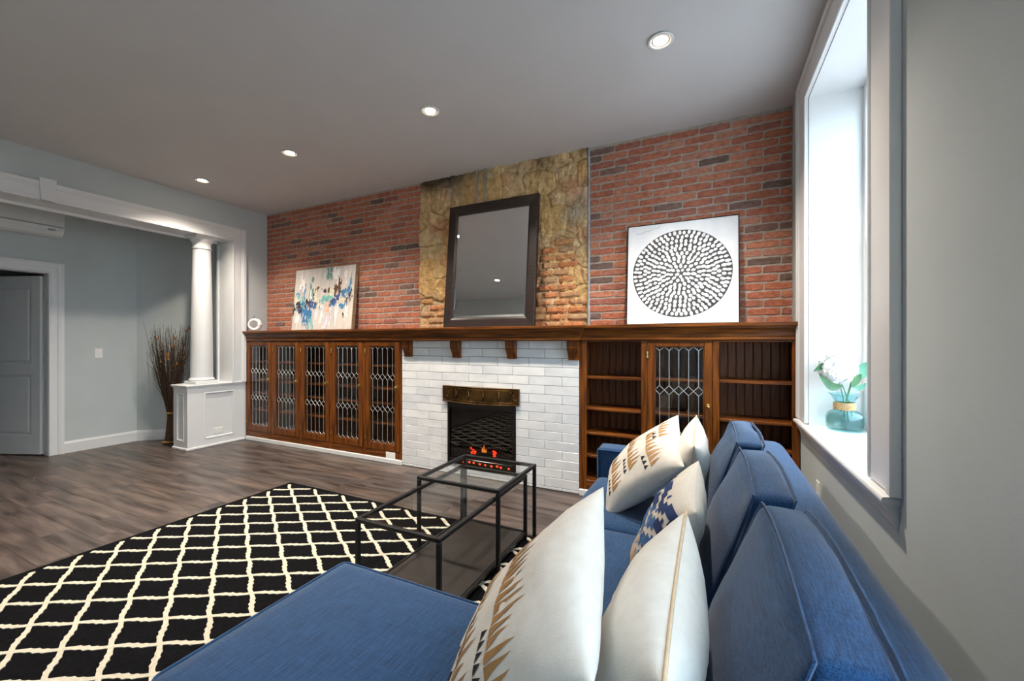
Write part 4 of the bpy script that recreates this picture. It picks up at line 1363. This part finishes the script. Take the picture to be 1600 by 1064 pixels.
# round ink painting
QW, QH = .875, .885
pc = leaning('round_ink_painting', 'square white canvas with a charcoal disc of white oval dabs leaning on brick', 'painting', -.205, 3.665, 5.6)
MB().box(-QW / 2 + .006, 0, .006, QW / 2 - .006, .02, QH - .006, .002).build('canvas', 'canvas_white', pc, local=True)
mb = MB()
for (a, b, c, d) in ((-QW / 2, -QW / 2 + .006, 0, QH), (QW / 2 - .006, QW / 2, 0, QH), (-QW / 2, QW / 2, 0, .006), (-QW / 2, QW / 2, QH - .006, QH)):
    mb.box(a, -.004, c, b, .028, d, .001)
mb.build('frame', 'blackgloss', pc, local=True)
DX, DZ, DR = .002, .432, .388
rd = random.Random(6)
ring = [(DX + DR * (1 + .006 * math.sin(5 * a)) * math.cos(a), -.0006, DZ + DR * .965 * math.sin(a)) for a in [2 * PI * k / 96 for k in range(96)]]
MB().add(ring, [tuple(range(96))]).build('ink_disc', 'ink', pc, local=True)
mb = MB()
nr = 10
for k in range(nr):
    rr_ = .030 + (DR - .055) * k / (nr - 1)
    n = 5 if k == 0 else int(2 * PI * rr_ / (.037 if k < 6 else .0375))
    off = rd.uniform(0, 1)
    for i in range(n):
        an = 2 * PI * (i + off) / n + rd.uniform(-.012, .012)
        r2 = rr_ + rd.uniform(-.006, .006)
        a_, b_ = (.0185 + rd.uniform(-.003, .005)) * (1.0 if k else .8), .0128 + rd.uniform(-.002, .002)
        ca, sa = math.cos(an), math.sin(an)
        pts = []
        for q in range(12):
            t = 2 * PI * q / 12
            e, f = r2 + a_ * math.cos(t), b_ * math.sin(t)
            pts.append((DX + e * ca - f * sa, -.0012 - .000004 * (k * 60 + i), DZ + .965 * (e * sa + f * ca)))
        mb.add(pts, [tuple(range(12))])
mb.build('white_dabs', 'dab', pc, local=True)['kind'] = 'stuff'
mb = MB()
mb.tube([(-.36 + .2 * t, -.0008, .80 + .055 * t + .004 * math.sin(t * 20)) for t in [i / 14 for i in range(15)]], [.0015 + .0012 * math.sin(i * 1.7) ** 2 for i in range(15)], 4)
mb.build('signature', pmat('faint_ink', srgb(190, 192, 196), rough=.8), pc, local=True)

# ring ornament at the end of the mantel
orn = thing('ring_ornament', 'white ceramic ring-shaped ornament with a thin stem on the mantel end', 'ornament', (-5.655, 3.55, ZM))
mb = MB(); rings = []
ax = Vector((.75, -.66, 0)).normalized(); sd = Vector((.66, .75, 0)).normalized()
for i in range(33):
    a = 2 * PI * i / 32
    cdir = sd * math.cos(a) + Vector((0, 0, 1)) * math.sin(a)
    r_ = .022 * (1 + .35 * math.cos(a)) * (1 + .08 * math.cos(8 * a))
    ctr = Vector((-5.655, 3.55, ZM + .092)) + cdir * .066
    rings.append([tuple(ctr + cdir * r_ * math.cos(2 * PI * k / 12) + ax * r_ * 1.2 * math.sin(2 * PI * k / 12)) for k in range(12)])
mb.rings(rings, True, False, True); mb.build('ring', 'ceramic', orn)
MB().tube([(-5.66, 3.545, ZM + .155), (-5.662, 3.547, ZM + .19), (-5.655, 3.55, ZM + .215)], [.005, .004, .003], 6).build('stem', 'twig', orn)

# ================================================================== WINDOW SILL
VX, VY, VZ = .757, 3.125, .8075
vs_ = thing('glass_vase', 'aqua glass vase with a jute-wrapped neck on the window sill', 'vase', (VX, VY, VZ))
outp = [(.072, 0), (.084, .003), (.090, .015), (.095, .050), (.094, .080), (.084, .105), (.062, .121), (.050, .128), (.047, .145), (.048, .165), (.055, .190), (.068, .212), (.082, .224)]
inp = [(r - .0035, z) for r, z in reversed(outp[1:])] 
inp[-1] = (.078, .008)
MB().lathe(outp + inp + [(.001, .008)], (VX, VY, VZ), 36).build('vase_body', 'teal_glass', vs_)
mb = MB()
for k in range(6):
    z = .130 + .0075 * k
    mb.tube([(VX + .0525 * math.cos(2 * PI * i / 24), VY + .0525 * math.sin(2 * PI * i / 24), VZ + z + .001 * math.sin(i)) for i in range(25)], .0042, 6)
mb.build('jute_wrap', 'twine', vs_)
RT = Vector((math.cos(YAW), math.sin(YAW), 0)); UPV = Vector((0, 0, 1)); TOW = Vector((math.sin(YAW), -math.cos(YAW), 0))
VC = Vector((VX, VY, VZ))


def vpt(du, dv, dd=0.0):
    return VC + RT * (du / 255.0) + UPV * (dv / 255.0) + TOW * dd


fb_ = thing('flower_stem', 'white hydrangea bloom with green leaves standing in the aqua vase', 'flower', tuple(vpt(0, 6)))
bc_ = vpt(-12, 96)
mb = MB()
rf = random.Random(9)
mb.ellipsoid(bc_, (.078, .078, .074), 16, 10)
for i in range(230):
    z = rf.uniform(-.85, 1); a = rf.uniform(0, 2 * PI); r_ = math.sqrt(1 - z * z)
    d = Vector((r_ * math.cos(a), r_ * math.sin(a), z)); lump = 1 + .10 * noise.noise(d * 2.5 + Vector((3, 3, 3)))
    p = bc_ + Vector((d.x * .090, d.y * .090, d.z * .086)) * lump
    t1_ = d.orthogonal().normalized(); t2_ = d.cross(t1_)
    rot = rf.uniform(0, PI)
    for q in range(4):
        an = rot + q * PI / 2
        e1 = t1_ * math.cos(an) + t2_ * math.sin(an); e2 = d.cross(e1); L = rf.uniform(.015, .022)
        lift = d * rf.uniform(.0, .012)
        mb.add([p, p + e1 * L * .6 + e2 * L * .42 + lift * .6, p + e1 * L + lift, p + e1 * L * .6 - e2 * L * .42 + lift * .6], [(0, 1, 2, 3)], True)
mb.build('bloom', 'petal', fb_)


def leafm(base, tip, width, mat, bend):
    base, tip = Vector(base), Vector(tip); ax_ = tip - base
    side = ax_.cross(TOW).normalized(); mb = MB()
    vs = []
    n = 8
    for i in range(n + 1):
        t = i / n; w = width * math.sin(PI * min(1, t * .92 + .06)) ** .8
        c = base + ax_ * t + Vector(bend) * math.sin(PI * t)
        for k in (-1, 0, 1): vs.append(tuple(c + side * w * k + TOW * (.006 if k else 0) * (1 if w > 0 else 0)))
    fs = [(3 * i + k, 3 * i + k + 1, 3 * i + k + 4, 3 * i + k + 3) for i in range(n) for k in (0, 1)]
    mb.add(vs, fs, True); mb.build('leaf', mat, fb_)


leafm(vpt(-8, 69, .02), vpt(-46, 88, .03), .026, 'leaf', (0, 0, -.035))
leafm(vpt(-20, 98, .0), vpt(-49, 92, .0), .020, 'leaf', (0, 0, .02))
leafm(vpt(16, 82, .02), vpt(33, 106, .02), .042, 'leafgrey', (0, 0, 0))
leafm(vpt(4, 68, .03), vpt(16, 88, .04), .024, 'leaf', (0, 0, .005))
leafm(vpt(10, 66, .02), vpt(26, 74, .03), .018, 'leafgrey', (0, 0, -.01))
for i, (a, b, c_) in enumerate((((0, 20), (-2, 50), (-8, 75)), ((6, 14), (2, 45), (10, 75)), ((12, 22), (5, 48), (-4, 72)), ((-6, 30), (3, 46), (14, 82)))):
    MB().tube([vpt(*a), vpt((a[0] + b[0]) / 2, (a[1] + b[1]) / 2), vpt(*b), vpt(*c_)], [.003, .003, .003, .0025], 6).build('stem', 'stem', fb_)

# ================================================================== RUG
RX0, RX1, RY0, RY1, RZ = -3.575, -.80, -.10, 2.590, .011
rug = thing('area_rug', 'black rug with a cream trellis lattice under the glass tables', 'rug', ((RX0 + RX1) / 2, (RY0 + RY1) / 2, .0005))
rr2 = random.Random(14)
ol = []
for (xa_, ya_, xb_, yb__) in ((RX0, RY0, RX1, RY0), (RX1, RY0, RX1, RY1), (RX1, RY1, RX0, RY1), (RX0, RY1, RX0, RY0)):
    nseg = 40
    for i in range(nseg):
        t = i / nseg; f = math.sin(PI * t) ** .5
        dx, dy = xb_ - xa_, yb__ - ya_; LL = math.hypot(dx, dy)
        w_ = f * .012 * noise.noise(Vector((xa_ + dx * t, ya_ + dy * t, 0)) * 2.2)
        ol.append((xa_ + dx * t + dy / LL * w_, ya_ + dy * t - dx / LL * w_))
MB().prism(ol, lambda p, q, t: (p, q, t), .0005, RZ).build('pile', 'rugblack', rug)
ax_, ay_ = .1735, .1005
nx0, ny0 = -2.704, 1.455
mb = MB()
IN = .040


def inside(x, y): return RX0 + IN < x < RX1 - IN and RY0 + IN < y < RY1 - IN


def trellis(x, y, sx, sy):
    """one lattice side from node (x, y): straight with scalloped edges"""
    d = Vector((sx * ax_, sy * ay_, 0)); L = d.length; d = d / L; n = Vector((-d.y, d.x, 0))
    pts, ns, ws = [], [], []
    N_ = 16
    for i in range(N_ + 1):
        t = i / N_
        px_, py_ = x + d.x * L * t, y + d.y * L * t
        if not inside(px_, py_): break
        wv = .0045 * math.sin(2 * PI * t)
        sp = .0065 * (math.exp(-((t - .5) / .045) ** 2) + .7 * math.exp(-((t - .30) / .04) ** 2) + .7 * math.exp(-((t - .70) / .04) ** 2))
        pts.append((px_ + n.x * wv, py_ + n.y * wv, RZ - .001 + (.0005 if sx * sy < 0 else 0))); ns.append(n); ws.append(.0098 + sp)
    if len(pts) > 2: ribbon(mb, pts, ns, ws, (0, 0, .004))


for i in range(-14, 16):
    for j in range(-18, 16):
        if (i + j) % 2: continue
        x, y = nx0 + i * ax_, ny0 + j * ay_
        if inside(x, y):
            mb.prism([(.0145 * math.cos(k * PI / 4), .0135 * math.sin(k * PI / 4)) for k in range(8)], lambda p, q, t: (x + p, y + q, t), RZ - .001, RZ + .0042)
        for sx, sy in ((1, 1), (1, -1)):
            if inside(x, y): trellis(x, y, sx, sy)
            else: 
                x2, y2 = x + sx * ax_, y + sy * ay_
                if inside(x2, y2): trellis(x2, y2, -sx, -sy)
mb.build('trellis', 'rugcream', rug)

# ================================================================== NESTING TABLES
def steel_table(name, label, x0, x1, y0, y1, h, shelf=None):
    t = thing(name, label, 'table', ((x0 + x1) / 2, (y0 + y1) / 2, RZ), 'nesting glass tables')
    b = .022; ch = .0025
    z0 = RZ
    for x in (x0, x1 - b):
        for y in (y0, y1 - b):
            zz_ = .0005 if y + b > RY1 else RZ + .004
            MB().box(x, y, zz_, x + b, y + b, h - b, ch).build('leg', 'blackmetal', t)
    for x in (x0, x1 - b): MB().box(x, y0, h - b, x + b, y1, h, ch).build('top_rail', 'blackmetal', t)
    for y in (y0, y1 - b): MB().box(x0 + b, y, h - b, x1 - b, y + b, h - .0003, ch).build('top_rail', 'blackmetal', t)
    MB().box(x0 + b, y0 + b, h - .010, x1 - b, y1 - b, h - .004, .001).build('glass_top', 'tableglass', t)
    if shelf:
        MB().box(x0 + b + .001, y0 + .01, shelf - .018, x1 - b - .001, y1 - .01, shelf, .002).build('shelf', 'blackbrown', t)
        for x in (x0, x1 - b): MB().box(x + .004, y0 + b, shelf - .02, x + b - .004, y1 - b, shelf + .002, .002).build('shelf_rail', 'blackmetal', t)
        for y in (y0, y1 - b): MB().box(x0 + b, y + .004, shelf - .02, x1 - b, y + b - .004, shelf + .004, .002).build('shelf_rail', 'blackmetal', t)
    return t


steel_table('nesting_table', 'tall square black steel table with a clear glass top', -1.655, -1.070, 2.062, 2.628, .5)
steel_table('nesting_table', 'low long black steel table with glass top and dark lower shelf', -1.622, -1.098, 1.530, 2.535, .45, .066)

# ================================================================== SOFA
def soft_box(c, half, r, bulge=(0, 0, 0), n=12, wr=0.0, seed=0, xf=None, rear=1.0):
    """rounded, puffed cushion box around c; bulge adds to the +/- faces of each axis"""
    vid, vs, fs = {}, [], []
    samp = [-math.cos(PI * i / n) for i in range(n + 1)]
    samp = [math.copysign(abs(s) ** .75, s) if s else 0 for s in samp]

    def pt(p):
        q = Vector((p[0] * half[0], p[1] * half[1], p[2] * half[2]))
        inn = Vector([max(-(half[k] - r), min(half[k] - r, q[k])) for k in range(3)])
        d = q - inn
        o = inn + (d.normalized() * r if d.length > 1e-9 else d)
        for k in range(3):
            a, b = [m for m in range(3) if m != k]
            fall = (1 - min(1, abs(p[a])) ** 2.4) * (1 - min(1, abs(p[b])) ** 2.4)
            if abs(p[k]) > 0: o[k] += bulge[k] * fall * p[k] * (rear if k == 0 and p[k] > 0 else 1)
        if wr:
            w = wr * noise.fractal(Vector((o.x * 7 + seed, o.y * 7, o.z * 7)), 1, 2, 2)
            o += (d.normalized() if d.length > 1e-9 else Vector((0, 0, 1))) * w
        return o
    for ax in range(3):
        a, b = [m for m in range(3) if m != ax]
        for sd in (-1, 1):
            idx = {}
            for i, u in enumerate(samp):
                for j, v in enumerate(samp):
                    p = [0, 0, 0]; p[ax] = sd; p[a] = u; p[b] = v
                    key = tuple(round(x, 5) for x in p)
                    if key not in vid:
                        vid[key] = len(vs)
                        o = pt(p)
                        if xf: o = xf(o)
                        vs.append(tuple(o + Vector(c)))
                    idx[(i, j)] = vid[key]
            for i in range(n):
                for j in range(n):
                    q = (idx[(i, j)], idx[(i + 1, j)], idx[(i + 1, j + 1)], idx[(i, j + 1)])
                    flip = (sd > 0) == (ax == 1)
                    fs.append(tuple(reversed(q)) if flip else q)
    mb = MB(); mb.add(vs, fs, True)
    return mb


sf = thing('sectional_sofa', 'blue linen sectional sofa with a chaise and loose back cushions', 'sofa', (-.2, 1.7, 0))
def sbox(x0, x1, y0, y1, z0, z1, r, bulge=(0, 0, 0), n=10, wr=0, seed=0):
    return soft_box(((x0 + x1) / 2, (y0 + y1) / 2, (z0 + z1) / 2), ((x1 - x0) / 2, (y1 - y0) / 2, (z1 - z0) / 2), r, bulge, n, wr, seed)


sbox(.215, .415, .50, 2.905, .085, .765, .075, (.004, 0, .004), 14).build('back_frame', 'blue', sf)
sbox(-.672, .22, 2.735, 2.905, .085, .630, .022, (.004, .004, .006), 12).build('arm', 'blue', sf)
sbox(-.63, .20, 1.225, 2.735, .085, .275, .02).build('seat_base', 'blue', sf)
sbox(-1.335, .20, .565, 1.222, .085, .275, .02).build('chaise_base', 'blue', sf)
sbox(-.665, .16, 1.228, 1.98, .272, .450, .035, (.01, 0, .014), 12, .002, 1).build('seat_cushion', 'blue', sf)
sbox(-.665, .16, 1.982, 2.733, .272, .450, .035, (.01, 0, .014), 12, .002, 2).build('seat_cushion', 'blue', sf)
ch = sbox(-1.352, .16, .56, 1.222, .272, .447, .022, (.006, .004, .014), 14, .002, 3).build('chaise_cushion', 'blue', sf)
mb = MB()
def rrect(x0, x1, y0, y1, r, z, n=5):
    pts = []
    for cx_, cy_, a0 in ((x1 - r, y1 - r, 0), (x0 + r, y1 - r, 90), (x0 + r, y0 + r, 180), (x1 - r, y0 + r, 270)):
        for k in range(n + 1):
            a = math.radians(a0 + 90 * k / n); pts.append((cx_ + r * math.cos(a), cy_ + r * math.sin(a), z))
    pts.append(pts[0]); return pts
mb.tube(rrect(-1.350, .15, .563, 1.220, .03, .440), .0055, 6); mb.build('piping', 'seam', ch)
mb = MB().tube([(-.668, 2.738, .615 - .5), (-.668, 2.738, .615), (-.668, 2.90, .622)], .005, 6)
mb.tube([(-.668, 2.738, .618), (.18, 2.738, .622)], .005, 6)
mb.build('arm_piping', 'seam', sf)
for x, y in ((-.58, 2.85), (.28, 2.85), (.28, .55), (-1.28, .62), (-1.28, 1.16)):
    MB().lathe([(.018, 0), (.026, .087)], (x, y, RZ + .001 if x < RX1 else .0005), 12).build('leg', 'espresso', sf)


def back_cushion(y0, y1, ztop, xtop, thick, lean, seed, yaw=0.0):
    """boxed cushion leaning on the frame: flat local box, sheared so that the top sits further back"""
    zb = .452; hz = (ztop - zb) / 2; hy = (y1 - y0) / 2; hx = thick / 2
    c = Vector((xtop - lean / 2, (y0 + y1) / 2, (ztop + zb) / 2))

    def xf(o):
        t = o.z / hz                                  # -1 bottom .. 1 top
        q = Vector((o.x + lean / 2 * t, o.y, o.z))
        q.z -= .018 * (1 - abs(o.y / hy) ** 2) * 0
        q.x += yaw * o.y
        q.z += .006 * math.sin(o.y * 9 + seed)
        return q
    cu = soft_box(c, (hx, hy, hz), .018, (.050, .014, .020), 22, .006, seed * 3.1, xf, .25).build('back_cushion', 'blue', sf)
    # flanged seams round the front and rear panels
    rg = random.Random(seed)
    for sx in (-1, 1):
        mb = MB(); rings = []
        per = []
        m = .012
        NY, NZ = 22, 14
        for i in range(NY): per.append((-hy + 2 * hy * i / NY, hz, 0, 1))
        for i in range(NZ): per.append((hy, hz - 2 * hz * i / NZ, 1, 0))
        for i in range(NY): per.append((hy - 2 * hy * i / NY, -hz, 0, -1))
        for i in range(NZ): per.append((-hy, -hz + 2 * hz * i / NZ, -1, 0))
        K = len(per)
        for k in range(K + 1):
            y, z, ny, nz = per[k % K]
            if abs(abs(y) - hy) < 1e-6 and abs(abs(z) - hz) < 1e-6:
                ny, nz = math.copysign(.75, y), math.copysign(.75, z)
            by_, bz_ = y / hy, z / hz
            dy = .014 * (1 - abs(bz_) ** 2.4) * (1 if ny else 0) * math.copysign(1, y)
            dz = .016 * (1 - abs(by_) ** 2.4) * (1 if nz else 0) * math.copysign(1, z)
            wob = .0015 * noise.noise(Vector((k * .7, seed, sx)))
            base = Vector((sx * (hx - .004) + wob, y * .985 + dy * .6, z * .985 + dz * .6))
            nrm = Vector((sx * .55 if sx < 0 else .15, ny, nz)).normalized()
            out = base + nrm * ((.014 if sx < 0 else .009) + wob * .6)
            th = Vector((1, 0, 0)) * .002
            rings.append([tuple(xf(p) + c) for p in (base - th, out - th * .9, out + th * .9, base + th)])
        mb.rings(rings, True, False, False)
        mb.build('seam_flange', 'seam', cu)
    return cu


back_cushion(.700, 1.315, .905, .188, .104, .165, 1)
back_cushion(1.385, 1.995, .900, .176, .106, .150, 2)
back_cushion(2.050, 2.640, .900, .172, .106, .150, 3)


# ================================================================== THROW PILLOWS
class Pillow:
    def __init__(s, label, c, u, v, w, h, t, mat, seed, corner=.075):
        s.c = Vector(c); s.u = Vector(u).normalized(); vv = Vector(v); s.v = (vv - s.u * vv.dot(s.u)).normalized()
        s.n = s.v.cross(s.u); s.w, s.h, s.t, s.seed, s.k = w / 2, h / 2, t / 2, seed, corner
        s.o = thing('throw_pillow', label, 'pillow', tuple(s.c))
        mb = MB(); N_ = 26
        sm = [math.sin(PI / 2 * (2 * i / N_ - 1)) for i in range(N_ + 1)]
        for sd in (1, -1):
            vs = [tuple(s.pt(a, b, sd)) for b in sm for a in sm]; fs = []
            for j in range(N_):
                for i in range(N_):
                    q = (j * (N_ + 1) + i, j * (N_ + 1) + i + 1, (j + 1) * (N_ + 1) + i + 1, (j + 1) * (N_ + 1) + i)
                    fs.append(q if sd < 0 else tuple(reversed(q)))
            mb.add(vs, fs, True)
        s.body = mb.build('cover', mat, s.o)

    def pt(s, a, b, sd=1, lift=0.0):
        x = a * (1 - s.k * (1 - b * b) * abs(a) ** 1.5); y = b * (1 - s.k * (1 - a * a) * abs(b) ** 1.5)
        f = max(0.0, (1 - a ** 2) * (1 - b ** 2)) ** .46
        z = s.t * f + lift
        e = max(0, (1 - abs(a)) * (1 - abs(b)))
        wr = .012 * noise.noise(Vector((a * 2.2 + s.seed, b * 2.2, sd))) * f + .004 * noise.noise(Vector((a * 7 + s.seed, b * 7, sd * 3))) * f
        return s.c + s.u * s.w * x + s.v * s.h * y + s.n * sd * (z + wr)

    def patch(s, mb, poly, sub=3, sd=1, lift=.0012):
        """flat print: a triangle or quad in (a, b), laid on the surface in slices"""
        p0, p1, p2 = poly[0], poly[1], poly[2]; p3 = poly[3] if len(poly) > 3 else None
        L = lambda A, B, t: (A[0] + (B[0] - A[0]) * t, A[1] + (B[1] - A[1]) * t)
        rows = []
        for i in range(sub + 1):
            t = i / sub
            A = L(p0, p3 if p3 else p2, t); B = L(p1, p2, t)
            rows.append([s.pt(*A, sd, lift), s.pt(*L(A, B, .5), sd, lift), s.pt(*B, sd, lift)])
        vs = [tuple(p) for r in rows for p in r]
        fs = [(3 * i + k, 3 * i + k + 1, 3 * i + k + 4, 3 * i + k + 3) for i in range(sub) for k in (0, 1)]
        mb.add(vs, fs, True)

    def piping(s, mat):
        pts = []
        for k in range(80):
            t = k / 80 * 4; e = t % 1 * 2 - 1
            a, b = ((e, 1), (1, -e), (-e, -1), (-1, e))[int(t)]
            pts.append(s.pt(a, b))
        pts.append(pts[0])
        MB().tube(pts, .0042, 6).build('piping', mat, s.o)

    def spikes(s, bands, seed):
        """bands: (a0, b0, a1, b1, n, height, black count)"""
        r = random.Random(seed); G, K = M['gold'], M['black']
        for (a0, b0, a1, b1, n, hh, nb) in bands:
            da, db = (a1 - a0) / n, (b1 - b0) / n
            L = math.hypot(da, db); na, nb_ = -db / L, da / L
            for i in range(n):
                t = (i + .5) / n
                h_ = hh * (.75 + .5 * r.random())
                x, y = a0 + da * i, b0 + db * i
                g = MB(); s.patch(g, [(x + da * .06, y + db * .06), (x + da * .94, y + db * .94), (x + da * (.5 + r.uniform(.0, .5)) + na * h_, y + db * .6 + nb_ * h_)], 4); g.build('gold_spike', G, s.body)
            for i in range(nb):
                x, y = a0 + da * (i * .9 + .2) - na * .14, b0 + db * (i * .9 + .2) - nb_ * .14
                k = MB(); s.patch(k, [(x, y), (x + da * .8, y + db * .8), (x + da * .45 + na * .10, y + db * .45 + nb_ * .10)], 2); k.build('black_triangle', K, s.body)


BANDS = [(-.75, -.55, .55, -.60, 9, .30, 4), (-.55, -.02, .75, -.06, 9, .30, 4), (-.78, .46, .40, .44, 8, .28, 3), (.05, .74, .75, .72, 5, .18, 2), (-.2, -.88, .6, -.88, 6, .2, 2)]
# near the chaise: gold print in front, plain white behind it
P1 = Pillow('white pillow with gold spike print on the chaise in front of a plain one', (-.395, .900, .665), (-.09, .45, .10), (.36, -.02, .42), .56, .56, .20, 'pillow', 1)
P1.spikes([(-.85, .10, .92, .06, 17, .34, 6), (-.75, -.50, .9, -.52, 13, .30, 6)], 3)
P2 = Pillow('plain white pillow with beige piping between the spike print pillow and blue cushion', (-.122, .935, .655), (.01, .45, .08), (.14, -.03, .45), .49, .46, .22, 'pillow', 2)
P2.piping('piping')
P3 = Pillow('oatmeal pillow with stepped navy and blue kilim pattern', (-.125, 1.54, .665), (.0, .45, .03), (.20, .0, .43), .46, .45, .18, 'linen', 3)
cols = ['navy', 'navy', 'midblue', 'midblue', 'taupe', 'peach', 'sage']
mbs = {c: MB() for c in set(cols)}
NA, NB = 26, 22
for i in range(NA):
    for j in range(NB):
        a = -.92 + 1.84 * i / NA; b = -.94 + 1.72 * j / NB
        ca, cb = 1.84 / NA, 1.72 / NB
        zz_ = abs(((i + 40) % 12) - 6)
        ph = (j * 2 + zz_ * 1.0) % 8
        band = int((NB - 1 - j + zz_ * .6) / 3.4)
        if ph < 5 and 0 <= band:
            P3.patch(mbs[cols[min(band, 6)]], [(a, b), (a + ca, b), (a + ca, b + cb), (a, b + cb)], 1)
for c, m_ in mbs.items():
    if m_.v: m_.build('kilim_pattern', c, P3.body)['kind'] = 'stuff'
P4 = Pillow('white pillow with gold spike print propped beside the far arm', (-.315, 2.30, .675), (-.05, .40, .17), (.33, .08, .40), .44, .54, .20, 'pillow', 4)
P4.spikes(BANDS, 5)
P5 = Pillow('plain white pillow with beige piping propped between the arm and back cushion', (-.085, 2.335, .675), (.0, .45, .07), (.06, .0, .45), .46, .45, .19, 'pillow', 5)
P5.piping('piping')
